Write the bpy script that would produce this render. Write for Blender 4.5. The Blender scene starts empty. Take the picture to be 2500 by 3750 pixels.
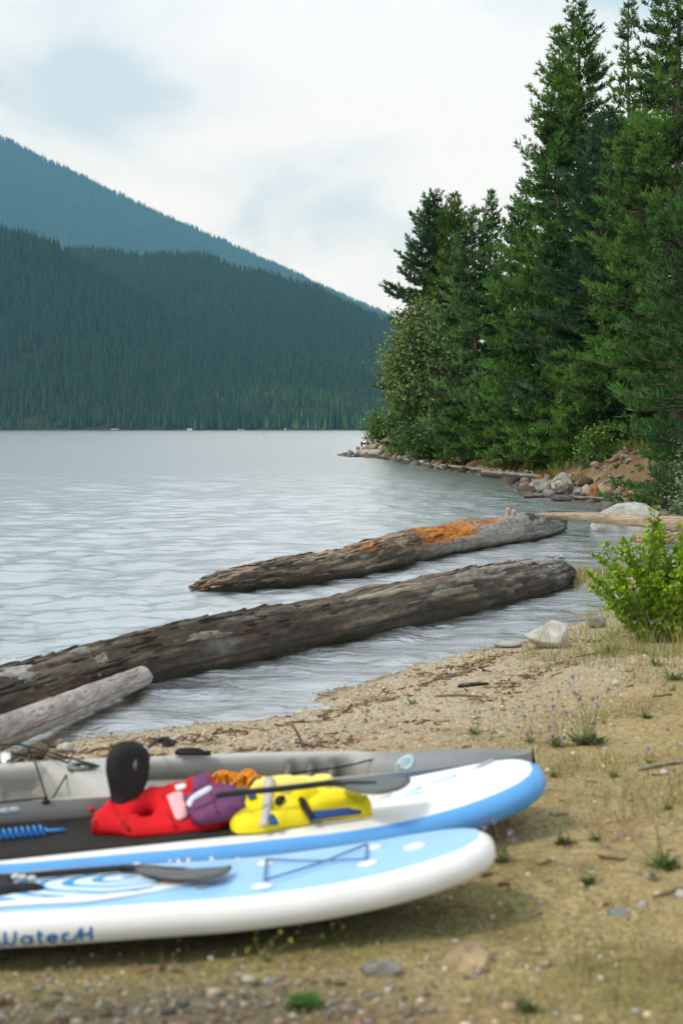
import bpy, bmesh, math, random
import numpy as np
from mathutils import Vector, Matrix, Euler
from mathutils.geometry import delaunay_2d_cdt

SC = bpy.context.scene
COL = SC.collection
RAD = math.radians

# ------------------------------------------------------------------ camera, sky, sun, exposure
CAM_H = 2.2
FPX = 5208.0                                   # 50 mm on a 24 x 36 frame, in photograph pixels
PITCH = math.atan(305 / FPX)
cam = bpy.data.cameras.new('camera')
cam.sensor_fit = 'VERTICAL'; cam.sensor_height = 36; cam.sensor_width = 24; cam.lens = 50
cam.clip_start = 0.1; cam.clip_end = 20000
cam.dof.use_dof = True; cam.dof.focus_distance = 30; cam.dof.aperture_fstop = 2.3
camo = bpy.data.objects.new('camera', cam); COL.objects.link(camo)
camo.location = (0, 0, CAM_H); camo.rotation_euler = (math.pi / 2 - PITCH, 0, 0)
SC.camera = camo

SUN_DIR = Vector((-0.58, -0.26, 0.77)).normalized()   # towards the sun
sun = bpy.data.lights.new('sun', 'SUN'); sun.energy = 1.5; sun.angle = RAD(14); sun.color = (1.0, 0.95, 0.87)
suno = bpy.data.objects.new('sun', sun); COL.objects.link(suno)
suno.rotation_euler = SUN_DIR.to_track_quat('Z', 'Y').to_euler()

world = bpy.data.worlds.new('World'); SC.world = world; world.use_nodes = True
wt = world.node_tree; wt.nodes.clear()
def wn(t, **k):
    n = wt.nodes.new(t)
    for a, b in k.items(): setattr(n, a, b)
    return n
w_out = wn('ShaderNodeOutputWorld'); w_bg = wn('ShaderNodeBackground'); w_bg.inputs[1].default_value = 0.1
w_sky = wn('ShaderNodeTexSky', sky_type='NISHITA', sun_disc=False)
w_sky.sun_elevation = math.asin(SUN_DIR.z); w_sky.sun_rotation = math.atan2(SUN_DIR.x, SUN_DIR.y)
w_tc = wn('ShaderNodeTexCoord'); w_map = wn('ShaderNodeMapping'); w_map.inputs['Scale'].default_value = (1.0, 1.0, 2.6)
w_map.inputs['Location'].default_value = (5.2, 0.1, 1.48)
w_n1 = wn('ShaderNodeTexNoise'); w_n1.inputs['Scale'].default_value = 4.2; w_n1.inputs['Detail'].default_value = 5; w_n1.inputs['Roughness'].default_value = 0.5
w_n1.inputs['Distortion'].default_value = 0.35
w_ramp = wn('ShaderNodeValToRGB')
cr = w_ramp.color_ramp
cr.elements[0].position = 0.36; cr.elements[0].color = (0.39, 0.505, 0.615, 1)
cr.elements[1].position = 0.57; cr.elements[1].color = (0.625, 0.70, 0.775, 1)
e = cr.elements.new(0.46); e.color = (0.55, 0.64, 0.72, 1)
w_gain = wn('ShaderNodeMix', data_type='RGBA', blend_type='MULTIPLY'); w_gain.inputs[0].default_value = 1
w_gain.inputs[7].default_value = (10.0, 10.0, 10.0, 1)
w_mix = wn('ShaderNodeMix', data_type='RGBA'); w_mix.inputs[0].default_value = 0.92
L = wt.links.new
L(w_tc.outputs['Generated'], w_map.inputs[0]); L(w_map.outputs[0], w_n1.inputs['Vector'])
L(w_n1.outputs['Fac'], w_ramp.inputs[0]); L(w_ramp.outputs[0], w_gain.inputs[6])
L(w_sky.outputs[0], w_mix.inputs[6]); L(w_gain.outputs[2], w_mix.inputs[7])
L(w_mix.outputs[2], w_bg.inputs[0]); L(w_bg.outputs[0], w_out.inputs[0])

SC.view_settings.view_transform = 'Standard'; SC.view_settings.look = 'None'
SC.view_settings.exposure = 0.74; SC.view_settings.gamma = 1.0
SC.view_settings.use_curve_mapping = False
SC.cycles.max_bounces = 8; SC.cycles.transparent_max_bounces = 12; SC.cycles.volume_bounces = 0
SC.cycles.use_denoising = True
SC.cycles.use_adaptive_sampling = False
SC.cycles.sample_clamp_direct = 6.0; SC.cycles.sample_clamp_indirect = 3.0

# ------------------------------------------------------------------ helpers
_FW = np.array([0, math.cos(PITCH), -math.sin(PITCH)]); _UP = np.array([0, math.sin(PITCH), math.cos(PITCH)])
CAMP = np.array([0, 0, CAM_H])
def ray(px, py):                               # direction of the sight line to a point of the survey photograph
    return _FW + np.array([1., 0, 0]) * ((px - 1250) / FPX) + _UP * (-(py - 1875) / FPX)
def at_z(px, py, z):
    d = ray(px, py); return CAMP + d * ((z - CAM_H) / d[2])
def at_y(px, py, y):
    d = ray(px, py); return CAMP + d * (y / d[1])

def _hash(ix, iy, iz, seed):
    h = (ix.astype(np.uint64) * np.uint64(374761393) + iy.astype(np.uint64) * np.uint64(668265263)
         + iz.astype(np.uint64) * np.uint64(2246822519) + np.uint64(seed * 3266489917 % (1 << 32)))
    h &= np.uint64(0xffffffff); h ^= h >> np.uint64(15); h = (h * np.uint64(2246822519)) & np.uint64(0xffffffff)
    h ^= h >> np.uint64(13); h = (h * np.uint64(3266489917)) & np.uint64(0xffffffff); h ^= h >> np.uint64(16)
    return h.astype(np.float64) / 4294967295.0 * 2 - 1
def vn(p, seed=0):
    p = np.asarray(p, float); i = np.floor(p).astype(np.int64); f = p - i; f = f * f * (3 - 2 * f)
    i = i + 100000
    r = 0
    for dx in (0, 1):
        for dy in (0, 1):
            for dz in (0, 1):
                w = (f[:, 0] if dx else 1 - f[:, 0]) * (f[:, 1] if dy else 1 - f[:, 1]) * (f[:, 2] if dz else 1 - f[:, 2])
                r = r + w * _hash(i[:, 0] + dx, i[:, 1] + dy, i[:, 2] + dz, seed)
    return r
def fbm(p, octv=4, seed=0, gain=0.5):
    p = np.asarray(p, float); a = 1.0; r = 0; s = 0
    for k in range(octv):
        r = r + a * vn(p * (2.0 ** k), seed + k * 17); s += a; a *= gain
    return r / s
def sstep(a, b, x):
    t = np.clip((np.asarray(x, float) - a) / (b - a), 0, 1); return t * t * (3 - 2 * t)
def lerp(a, b, t): return a + (b - a) * t
def cmix(c0, c1, t):
    t = np.asarray(t)[:, None]; return np.asarray(c0) * (1 - t) + np.asarray(c1) * t

def tag(o, label=None, cat=None, group=None, kind=None):
    if label: o['label'] = label
    if cat: o['category'] = cat
    if group: o['group'] = group
    if kind: o['kind'] = kind
    return o
def empty(name, loc, label, cat, group=None, mat=None):
    o = bpy.data.objects.new(name, None); COL.objects.link(o)
    o.empty_display_size = 0.1
    if mat is not None: o.matrix_world = mat
    else: o.location = loc
    return tag(o, label, cat, group)
def mesh(name, V, F, col=None, uv=None, smooth=True, mat=None):
    V = np.asarray(V, np.float32).reshape(-1, 3)
    me = bpy.data.meshes.new(name)
    if isinstance(F, np.ndarray):
        m, k = F.shape
        me.vertices.add(len(V)); me.vertices.foreach_set('co', V.ravel())
        me.loops.add(m * k); me.loops.foreach_set('vertex_index', F.astype(np.int32).ravel())
        me.polygons.add(m); me.polygons.foreach_set('loop_start', np.arange(0, m * k, k, dtype=np.int32))
        me.update(calc_edges=True)
    else:
        me.from_pydata(V.tolist(), [], [list(f) for f in F]); me.update()
    if smooth: me.polygons.foreach_set('use_smooth', np.ones(len(me.polygons), bool))
    if col is not None:
        a = me.color_attributes.new('tint', 'FLOAT_COLOR', 'POINT')
        c = np.ones((len(V), 4), np.float32); c[:, :3] = col
        a.data.foreach_set('color', c.ravel())
    if uv is not None:
        u = me.uv_layers.new(name='UVMap'); idx = np.zeros(len(me.loops), np.int32)
        me.loops.foreach_get('vertex_index', idx)
        u.data.foreach_set('uv', np.asarray(uv, np.float32)[idx].ravel())
    if mat: me.materials.append(mat)
    return me
def put(name, me, parent=None, loc=None):
    o = bpy.data.objects.new(name, me); COL.objects.link(o)
    if parent is not None: o.parent = parent
    if loc is not None: o.location = loc
    return o
def obj(name, V, F, mat, parent=None, col=None, uv=None, smooth=True, origin=None):
    V = np.asarray(V, float).reshape(-1, 3)
    if origin is not None: V = V - np.asarray(origin)
    o = put(name, mesh(name, V, F, col, uv, smooth, mat), parent)
    if origin is not None and parent is None: o.location = origin
    return o

def frames(P):
    P = np.asarray(P, float); T = np.gradient(P, axis=0); T /= np.linalg.norm(T, axis=1)[:, None] + 1e-12
    ref = np.array([0, 0, 1.]) if abs(T[:, 2]).mean() < 0.8 else np.array([1., 0, 0])
    A = np.cross(T, ref); A /= np.linalg.norm(A, axis=1)[:, None] + 1e-12
    return T, A, np.cross(A, T)                # tangent, side, up
def tube(P, R, n=8, cap=True):
    P = np.asarray(P, float); m = len(P); R = np.broadcast_to(np.asarray(R, float), (m,))
    T, A, B = frames(P); an = np.arange(n) / n * 2 * math.pi
    V = (P[:, None] + R[:, None, None] * (np.cos(an)[None, :, None] * A[:, None] + np.sin(an)[None, :, None] * B[:, None])).reshape(-1, 3)
    F = []
    for i in range(m - 1):
        for j in range(n):
            k = (j + 1) % n; F.append((i * n + j, i * n + k, (i + 1) * n + k, (i + 1) * n + j))
    if cap:
        F.append(tuple(range(n - 1, -1, -1))); F.append(tuple((m - 1) * n + j for j in range(n)))
    return V, F
class MB:                                      # gathers pieces of one part into one mesh
    def __init__(s): s.V = []; s.F = []; s.C = []; s.n = 0
    def add(s, V, F, c=None):
        V = np.asarray(V, float).reshape(-1, 3)
        s.V.append(V); s.F += [tuple(int(i) + s.n for i in f) for f in F]; s.n += len(V)
        if c is not None: s.C.append(np.broadcast_to(np.asarray(c, float), (len(V), 3)))
        return s
    def build(s, name, mat, parent=None, smooth=True, origin=None):
        return obj(name, np.concatenate(s.V), s.F, mat, parent, np.concatenate(s.C) if s.C else None, None, smooth, origin)
def box(cx, cy, cz, sx, sy, sz):
    V = np.array([(x, y, z) for x in (-1, 1) for y in (-1, 1) for z in (-1, 1)]) * np.array([sx, sy, sz]) / 2 + np.array([cx, cy, cz])
    return V, [(0, 1, 3, 2), (4, 6, 7, 5), (0, 4, 5, 1), (2, 3, 7, 6), (0, 2, 6, 4), (1, 5, 7, 3)]
_ico = {}
def ico(sub):
    if sub not in _ico:
        b = bmesh.new(); bmesh.ops.create_icosphere(b, subdivisions=sub, radius=1)
        _ico[sub] = (np.array([v.co[:] for v in b.verts]), np.array([[v.index for v in f.verts] for f in b.faces])); b.free()
    return _ico[sub][0].copy(), _ico[sub][1]
def bez(P, n=24):                              # smooth curve through points
    P = np.asarray(P, float); m = len(P); t = np.linspace(0, m - 1, n); i = np.clip(np.floor(t).astype(int), 0, m - 2); f = (t - i)[:, None]
    p0 = P[np.clip(i - 1, 0, m - 1)]; p1 = P[i]; p2 = P[i + 1]; p3 = P[np.clip(i + 2, 0, m - 1)]
    return 0.5 * ((2 * p1) + (-p0 + p2) * f + (2 * p0 - 5 * p1 + 4 * p2 - p3) * f ** 2 + (-p0 + 3 * p1 - 3 * p2 + p3) * f ** 3)

# ------------------------------------------------------------------ materials
def nodes_of(name):
    m = bpy.data.materials.new(name); m.use_nodes = True; t = m.node_tree
    return m, t, t.nodes['Principled BSDF'], t.nodes['Material Output']
def pbr(name, c, rough=0.6, var=0.12, scale=6.0, bump=0.0, bscale=60.0, spec=0.4, metal=0.0, stretch=(1, 1, 1)):
    m, t, p, o = nodes_of(name); N = t.nodes.new; K = t.links.new
    tc = N('ShaderNodeTexCoord'); mp = N('ShaderNodeMapping'); mp.inputs['Scale'].default_value = stretch
    K(tc.outputs['Object'], mp.inputs[0])
    n = N('ShaderNodeTexNoise'); n.inputs['Scale'].default_value = scale; n.inputs['Detail'].default_value = 5
    K(mp.outputs[0], n.inputs['Vector'])
    r = N('ShaderNodeValToRGB'); c = np.array(c)
    r.color_ramp.elements[0].position = 0.3; r.color_ramp.elements[0].color = (*np.clip(c * (1 - var), 0, 1), 1)
    r.color_ramp.elements[1].position = 0.7; r.color_ramp.elements[1].color = (*np.clip(c * (1 + var), 0, 1), 1)
    K(n.outputs['Fac'], r.inputs[0]); K(r.outputs[0], p.inputs['Base Color'])
    p.inputs['Roughness'].default_value = rough; p.inputs['Specular IOR Level'].default_value = spec; p.inputs['Metallic'].default_value = metal
    if bump:
        b = N('ShaderNodeTexNoise'); b.inputs['Scale'].default_value = bscale; b.inputs['Detail'].default_value = 6
        K(mp.outputs[0], b.inputs['Vector'])
        u = N('ShaderNodeBump'); u.inputs['Strength'].default_value = bump; u.inputs['Distance'].default_value = 0.02
        K(b.outputs['Fac'], u.inputs['Height']); K(u.outputs[0], p.inputs['Normal'])
    return m
def tinted(name, rough=0.7, spec=0.3, trans=0.0, var=0.25, scale=9.0, bump=0.0, bscale=40.0, uv=None, bdist=0.02):
    """colour comes from the mesh's own tint; a fine grain is laid over it"""
    m, t, p, o = nodes_of(name); N = t.nodes.new; K = t.links.new
    a = N('ShaderNodeAttribute'); a.attribute_name = 'tint'
    src = a.outputs['Color']
    tc = N('ShaderNodeTexCoord'); mp = N('ShaderNodeMapping')
    if uv: mp.inputs['Scale'].default_value = uv
    K(tc.outputs['UV' if uv else 'Object'], mp.inputs[0])
    if var:
        n = N('ShaderNodeTexNoise'); n.inputs['Scale'].default_value = scale; n.inputs['Detail'].default_value = 7; n.inputs['Roughness'].default_value = 0.65
        K(mp.outputs[0], n.inputs['Vector'])
        r = N('ShaderNodeValToRGB'); r.color_ramp.elements[0].position = 0.32; r.color_ramp.elements[1].position = 0.68
        r.color_ramp.elements[0].color = (1 - var,) * 3 + (1,); r.color_ramp.elements[1].color = (1 + var,) * 3 + (1,)
        x = N('ShaderNodeMix'); x.data_type = 'RGBA'; x.blend_type = 'MULTIPLY'; x.inputs[0].default_value = 1
        K(n.outputs['Fac'], r.inputs[0]); K(a.outputs['Color'], x.inputs[6]); K(r.outputs[0], x.inputs[7]); src = x.outputs[2]
    K(src, p.inputs['Base Color']); p.inputs['Roughness'].default_value = rough; p.inputs['Specular IOR Level'].default_value = spec
    if bump:
        b = N('ShaderNodeTexNoise'); b.inputs['Scale'].default_value = bscale; b.inputs['Detail'].default_value = 8; b.inputs['Roughness'].default_value = 0.7
        K(mp.outputs[0], b.inputs['Vector'])
        u = N('ShaderNodeBump'); u.inputs['Strength'].default_value = bump; u.inputs['Distance'].default_value = bdist
        K(b.outputs['Fac'], u.inputs['Height']); K(u.outputs[0], p.inputs['Normal'])
    if trans:
        tr = N('ShaderNodeBsdfTranslucent'); K(src, tr.inputs[0]); ms = N('ShaderNodeMixShader'); ms.inputs[0].default_value = trans
        K(p.outputs[0], ms.inputs[1]); K(tr.outputs[0], ms.inputs[2]); K(ms.outputs[0], o.inputs[0])
    return m

M_needle = tinted('pine needles', 0.6, 0.3, 0.35, 0.0)
M_leaf = tinted('broad leaves', 0.5, 0.35, 0.35, 0.0)
M_bark = pbr('conifer bark', (0.11, 0.085, 0.065), 0.9, 0.4, 3, 0.6, 18, 0.2)
M_log = tinted('weathered log wood', 0.8, 0.25, 0, 0.42, 3.0, 0.9, 3.0, uv=(14, 2.2, 1), bdist=0.03)
M_rock = tinted('lichened stone', 0.85, 0.3, 0, 0.32, 5.0, 0.7, 9.0)
M_grass = tinted('grass blades', 0.7, 0.2, 0.3, 0.0)
M_pebble = tinted('pebbles', 0.8, 0.3, 0, 0.2, 40.0)
M_stick = pbr('driftwood', (0.34, 0.27, 0.19), 0.85, 0.35, 14, 0.5, 60, 0.2)

# ------------------------------------------------------------------ the lie of the land
def _w(px, py):
    d = CAM_H * FPX / (py - 1570.0); return ((px - 1250) / FPX * d, d)
SHORE = [(-40, 0), (-12, 5.5), (-6, 7.9), (-3.2, 9.1), _w(239, 2718), _w(558, 2678), _w(1020, 2622), _w(1211, 2535), _w(1371, 2487), _w(1674, 2391),
         _w(1913, 2359), _w(2120, 2263), (3.3, 17.4), (4.1, 18.0), (4.0, 18.8), (3.35, 19.5), (3.0, 20.3), (3.3, 21.4), (4.6, 22.6), (5.7, 24.2), (6.4, 26.5), (6.8, 28.8),
         (7.1, 31.5), (7.6, 36), (8.0, 42), (7.9, 47.7), (6.9, 49), (6.8, 53), (7.5, 62), _w(1817, 1740), _w(1700, 1727), _w(1594, 1710), _w(1490, 1692), _w(1403, 1678), _w(1330, 1673),
         _w(1254, 1670), (0.3, 119), (2.2, 123), (6, 132), (14, 145), (40, 158), (300, 190)]
LAND = np.array(SHORE + [(300, -200), (-300, -200), (-300, -60)])
def sdist(x, y):                               # metres inland (+) or out in the lake (-)
    x = np.asarray(x, float).ravel(); y = np.asarray(y, float).ravel(); P = np.stack([x, y], 1)
    best = np.full(len(P), 1e9); inside = np.zeros(len(P), bool)
    n = len(LAND)
    for i in range(n):
        a = LAND[i]; b = LAND[(i + 1) % n]; ab = b - a
        if i < len(SHORE) - 1:
            t = np.clip(((P - a) @ ab) / (ab @ ab), 0, 1); q = a + t[:, None] * ab
            best = np.minimum(best, np.hypot(P[:, 0] - q[:, 0], P[:, 1] - q[:, 1]))
        c = ((a[1] > P[:, 1]) != (b[1] > P[:, 1]))
        with np.errstate(divide='ignore', invalid='ignore'):
            xi = (b[0] - a[0]) * (P[:, 1] - a[1]) / (b[1] - a[1] + 1e-30) + a[0]
        inside ^= c & (P[:, 0] < xi)
    return np.where(inside, best, -best)
def hgt(x, y, s=None, fine=True):
    x = np.asarray(x, float).ravel(); y = np.asarray(y, float).ravel()
    if s is None: s = sdist(x, y)
    p = np.stack([x, y, 0 * x], 1)
    s2 = s + (0.10 * vn(p * 2.3, 5) + 0.25 * vn(p * 0.35, 6) * sstep(14, 30, y)) * np.clip(np.abs(s) / 1.0, 0.35, 1)
    land = np.where(s2 < 8, 0.072 * s2, 0.576 + 0.02 * np.clip(s2 - 8, 0, 60))
    land = land - 0.115 * sstep(7.2, 5.2, y) * sstep(0.5, 2.0, s2)
    bank = sstep(30, 44, y)
    land = land + bank * (sstep(0.6, 4.6, s2) * (1.05 + 0.35 * sstep(60, 110, y)) + 0.06 * np.clip(s2 - 3, 0, 40))
    land = land + sstep(0.2, 2, s2) * (0.02 * fbm(p * 1.3, 3, 9) + bank * 0.28 * fbm(p * 0.55, 4, 11))
    if fine: land = land + sstep(-0.1, 0.3, s2) * 0.008 * fbm(p * 7.0, 3, 13)
    bed = -0.10 * np.clip(-s2, 0, 5) - 0.28 * np.clip(-s2 - 5, 0, 12)
    return np.where(s2 > 0, land, bed)
def h1(x, y): return float(hgt([x], [y])[0])
def ground_hit(px, py):                        # where a sight line meets the ground or the water
    d = ray(px, py); t = np.concatenate([np.arange(3, 40, 0.02), np.arange(40, 180, 0.08)])
    P = CAMP + d[None] * (t / d[1])[:, None]
    z = np.maximum(hgt(P[:, 0], P[:, 1], fine=False), 0.0)
    k = np.nonzero(P[:, 2] <= z)[0]
    k = k[0] if len(k) else len(t) - 1
    return P[k]

# ------------------------------------------------------------------ ground: one sheet from underfoot to the horizon
ang = np.concatenate([np.radians(np.linspace(-180, -30, 24)[:-1]), np.radians(np.linspace(-30, -17, 20)[:-1]), np.radians(np.linspace(-17, 17, 260)), np.radians(np.linspace(17, 30, 20)[1:]), np.radians(np.linspace(30, 180, 24)[1:])])
rad = np.concatenate([[0.3, 1, 2, 2.8], np.geomspace(3.4, 34, 190), np.geomspace(34.6, 190, 110), np.geomspace(200, 6500, 16)])
AA, RR = np.meshgrid(ang, rad); gx = (RR * np.sin(AA)).ravel(); gy = (RR * np.cos(AA)).ravel()
gs = sdist(gx, gy); gz = hgt(gx, gy, gs)
na = len(ang); nr = len(rad)
I = np.arange(nr * na).reshape(nr, na)
GF = np.stack([I[:-1, :-1], I[:-1, 1:], I[1:, 1:], I[1:, :-1]], -1).reshape(-1, 4)
gp = np.stack([gx, gy, 0 * gx], 1)
c = np.tile(np.array([0.335, 0.272, 0.135]), (len(gx), 1))
n1 = fbm(gp * 0.9, 4, 21); n2 = fbm(gp * 3.1, 4, 22); n3 = fbm(gp * 8.0, 3, 23)
gravel = sstep(3.0, 1.2, gs + 0.8 * n1)
c = cmix(c, 0, 0 * gx) ; c = c * (1 - gravel[:, None]) + np.array([0.43, 0.37, 0.27]) * gravel[:, None]
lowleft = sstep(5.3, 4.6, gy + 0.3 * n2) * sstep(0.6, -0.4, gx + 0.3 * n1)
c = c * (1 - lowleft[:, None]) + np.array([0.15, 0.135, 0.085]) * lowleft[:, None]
moss = sstep(0.05, 0.4, n1 + 0.4 * n2) * sstep(1.5, 3.5, gs) * 0.6
c = c * (1 - moss[:, None]) + np.array([0.21, 0.205, 0.075]) * moss[:, None]
brown = sstep(0.15, 0.5, n2) * 0.5
c = c * (1 - brown[:, None]) + np.array([0.22, 0.145, 0.07]) * brown[:, None]
bank = sstep(28, 40, gy)
dirt = cmix((0.13, 0.09, 0.046), (0.26, 0.19, 0.108), sstep(-0.4, 0.4, n2))
c = c * (1 - bank[:, None]) + dirt * bank[:, None]
litter = bank * sstep(1.6, 4.0, gs + 1.5 * n1) * (1 - 0.8 * sstep(54, 44, gy) - 0.7 * sstep(100, 112, gy)).clip(0, 1)
c = c * (1 - litter[:, None]) + np.array([0.10, 0.062, 0.034]) * litter[:, None]
wet = sstep(0.16, 0.0, gs + 0.12 * n3)
c = c * (1 - 0.55 * wet[:, None])
dep = sstep(0.0, 2.2, -gs)
c = np.where((gs < 0)[:, None], cmix((0.27, 0.23, 0.165), (0.22, 0.285, 0.275), dep), c)
M_ground, t, p, o = nodes_of('beach ground')
N = t.nodes.new; K = t.links.new
a = N('ShaderNodeAttribute'); a.attribute_name = 'tint'; tc = N('ShaderNodeTexCoord')
v = N('ShaderNodeTexVoronoi'); v.inputs['Scale'].default_value = 55; K(tc.outputs['Object'], v.inputs['Vector'])
r = N('ShaderNodeValToRGB'); r.color_ramp.elements[0].color = (0.55, 0.55, 0.55, 1); r.color_ramp.elements[1].color = (1.45, 1.42, 1.38, 1)
K(v.outputs['Color'], r.inputs[0])
n = N('ShaderNodeTexNoise'); n.inputs['Scale'].default_value = 22; n.inputs['Detail'].default_value = 8; n.inputs['Roughness'].default_value = 0.75; K(tc.outputs['Object'], n.inputs['Vector'])
r2 = N('ShaderNodeValToRGB'); r2.color_ramp.elements[0].position = 0.3; r2.color_ramp.elements[1].position = 0.7
r2.color_ramp.elements[0].color = (0.62, 0.58, 0.5, 1); r2.color_ramp.elements[1].color = (1.35, 1.35, 1.35, 1); K(n.outputs['Fac'], r2.inputs[0])
x1 = N('ShaderNodeMix'); x1.data_type = 'RGBA'; x1.blend_type = 'MULTIPLY'; x1.inputs[0].default_value = 0.8; K(a.outputs['Color'], x1.inputs[6]); K(r.outputs[0], x1.inputs[7])
x2 = N('ShaderNodeMix'); x2.data_type = 'RGBA'; x2.blend_type = 'MULTIPLY'; x2.inputs[0].default_value = 1; K(x1.outputs[2], x2.inputs[6]); K(r2.outputs[0], x2.inputs[7])
K(x2.outputs[2], p.inputs['Base Color']); p.inputs['Roughness'].default_value = 0.95; p.inputs['Specular IOR Level'].default_value = 0.15
b = N('ShaderNodeBump'); b.inputs['Strength'].default_value = 0.9; b.inputs['Distance'].default_value = 0.012
ad = N('ShaderNodeMath'); ad.operation = 'SUBTRACT'; K(n.outputs['Fac'], ad.inputs[0]); K(v.outputs['Distance'], ad.inputs[1]); K(ad.outputs[0], b.inputs['Height']); K(b.outputs[0], p.inputs['Normal'])
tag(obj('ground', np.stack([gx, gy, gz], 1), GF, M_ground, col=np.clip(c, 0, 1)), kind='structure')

# ------------------------------------------------------------------ lake
ang = np.radians(np.concatenate([np.linspace(-60, -15.5, 30)[:-1], np.linspace(-15.5, 14.5, 400), np.linspace(14.5, 40, 14)[1:]]))
rad = np.concatenate([np.geomspace(7, 130, 640), np.geomspace(131, 6500, 110)])
AA, RR = np.meshgrid(ang, rad); wx = (RR * np.sin(AA)).ravel(); wy = (RR * np.cos(AA)).ravel()
ws = sdist(wx, wy)
rng = np.random.default_rng(4)
zz = np.zeros(len(wx)); sp = RR.ravel() * 0.0046
pw = np.stack([wx, wy, 0 * wx], 1)
warp = 0.35 * fbm(pw * 0.25, 3, 31)
for k in range(60):
    lam = 0.20 * (9 ** rng.random()); th = RAD(-70) + rng.normal() * 0.65
    amp = 0.0047 * lam ** 0.72
    q = (wx + warp) * math.cos(th) + (wy + warp) * math.sin(th)
    ph = q * 2 * math.pi / lam + rng.random() * 6.28
    w = np.sin(ph); zz += amp * (w + 0.25 * np.cos(2 * ph)) * sstep(3.0, 6.5, lam / sp)
calm = sstep(-0.1, 2.5, -ws); patch = 0.9 + 0.25 * fbm(pw * np.array([0.12, 0.3, 1]), 3, 33)
zz *= (0.50 + 0.50 * calm) * np.clip(patch, 0.3, 1.3)
na = len(ang); nr = len(rad); I = np.arange(nr * na).reshape(nr, na)
WF = np.stack([I[:-1, :-1], I[:-1, 1:], I[1:, 1:], I[1:, :-1]], -1).reshape(-1, 4)
keep = (ws.reshape(nr, na) < 0.35).ravel()
WF = WF[keep[WF].any(1)]
used = np.unique(WF); remap = np.full(len(wx), -1); remap[used] = np.arange(len(used)); WF = remap[WF]
M_water, t, p, o = nodes_of('lake water'); N = t.nodes.new; K = t.links.new
t.nodes.remove(p)
tc = N('ShaderNodeTexCoord'); mp = N('ShaderNodeMapping'); mp.inputs['Scale'].default_value = (1.0, 1.9, 1); mp.inputs['Rotation'].default_value = (0, 0, RAD(20)); K(tc.outputs['Object'], mp.inputs[0])
na_ = N('ShaderNodeTexNoise'); na_.inputs['Scale'].default_value = 1.1; na_.inputs['Detail'].default_value = 7; na_.inputs['Roughness'].default_value = 0.62; na_.inputs['Distortion'].default_value = 0.6; K(mp.outputs[0], na_.inputs['Vector'])
nb_ = N('ShaderNodeTexNoise'); nb_.inputs['Scale'].default_value = 7; nb_.inputs['Detail'].default_value = 4; K(mp.outputs[0], nb_.inputs['Vector'])
hs = N('ShaderNodeMath'); hs.operation = 'MULTIPLY_ADD'; hs.inputs[1].default_value = 0.16; K(nb_.outputs['Fac'], hs.inputs[0]); K(na_.outputs['Fac'], hs.inputs[2])
b = N('ShaderNodeBump'); b.inputs['Strength'].default_value = 0.9; b.inputs['Distance'].default_value = 0.11; K(hs.outputs[0], b.inputs['Height'])
fr = N('ShaderNodeFresnel'); fr.inputs[0].default_value = 1.36; K(b.outputs[0], fr.inputs[1])
gl = N('ShaderNodeBsdfAnisotropic') if False else N('ShaderNodeBsdfGlossy'); gl.distribution = 'MULTI_GGX'; gl.inputs['Roughness'].default_value = 0.185; gl.inputs['Color'].default_value = (0.95, 0.97, 0.97, 1); K(b.outputs[0], gl.inputs['Normal'])
tr = N('ShaderNodeBsdfTransparent'); tr.inputs[0].default_value = (0.88, 0.92, 0.90, 1)
ms = N('ShaderNodeMixShader'); fa = N('ShaderNodeMath'); fa.operation = 'ADD'; fa.use_clamp = True; fa.inputs[1].default_value = 0.64; K(fr.outputs[0], fa.inputs[0]); K(fa.outputs[0], ms.inputs[0]); K(tr.outputs[0], ms.inputs[1]); K(gl.outputs[0], ms.inputs[2]); K(ms.outputs[0], o.inputs[0])
tag(obj('water', np.stack([wx, wy, zz], 1)[used], WF, M_water), kind='structure')

# ------------------------------------------------------------------ far hills and their forest
def ridge(pts, yr):                            # skyline points -> height over x at the ridge's distance
    X = [((px - 1250) / FPX) * yr for px, py in pts]; Z = [CAM_H + (1570 - py) / FPX * yr for px, py in pts]
    return np.array(X), np.array(Z)
M_hill = pbr('forest floor', (0.035, 0.045, 0.025), 0.95, 0.35, 0.02, 0, 1, 0.1)
HILLS = []
def hill(name, pts, ys, yr, yb, seed, power=1.0, slant=0.0):
    X, Z = ridge(pts, yr)
    xs = np.linspace(X[0], X[-1], 150); tt = np.linspace(0, 1.25, 70)
    def f(x, tq):
        hz = np.interp(x, X, Z); s = np.clip(tq, 0, 1)
        p = np.stack([x / 260.0, tq * 4.0, 0 * x], 1)
        z = -6 + (hz + 6) * s ** power + 30 * fbm(p, 4, seed) * np.sin(np.clip(tq, 0, 1) * math.pi) * np.clip(hz / 400.0, 0.1, 1)
        z = np.where(tq > 1, z - (tq - 1) * 500, z)
        y = ys + (yr - ys) * tq + slant * x * (1 - np.clip(tq, 0, 1))
        return np.stack([x, y, z], 1)
    XX, TT = np.meshgrid(xs, tt); V = f(XX.ravel(), TT.ravel()); n, m = len(tt), len(xs); I = np.arange(n * m).reshape(n, m)
    Fq = np.stack([I[:-1, :-1], I[:-1, 1:], I[1:, 1:], I[1:, :-1]], -1).reshape(-1, 4)
    tag(obj(name, V, Fq, M_hill), kind='structure')
    return f, X
NEAR = [(-1500, 520), (-500, 680), (0, 829), (125, 862), (200, 895), (268, 930), (400, 1005), (560, 1100), (750, 1220), (1000, 1380), (1200, 1490), (1500, 1545), (2600, 1560), (4200, 1565)]
HUMP = [(-1500, 700), (-500, 860), (0, 905), (200, 915), (402, 909), (580, 927), (759, 931), (893, 980), (1071, 1025), (1152, 1038), (1277, 1105), (1400, 1159), (1600, 1260), (2000, 1430), (2600, 1500), (4200, 1540)]
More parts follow.
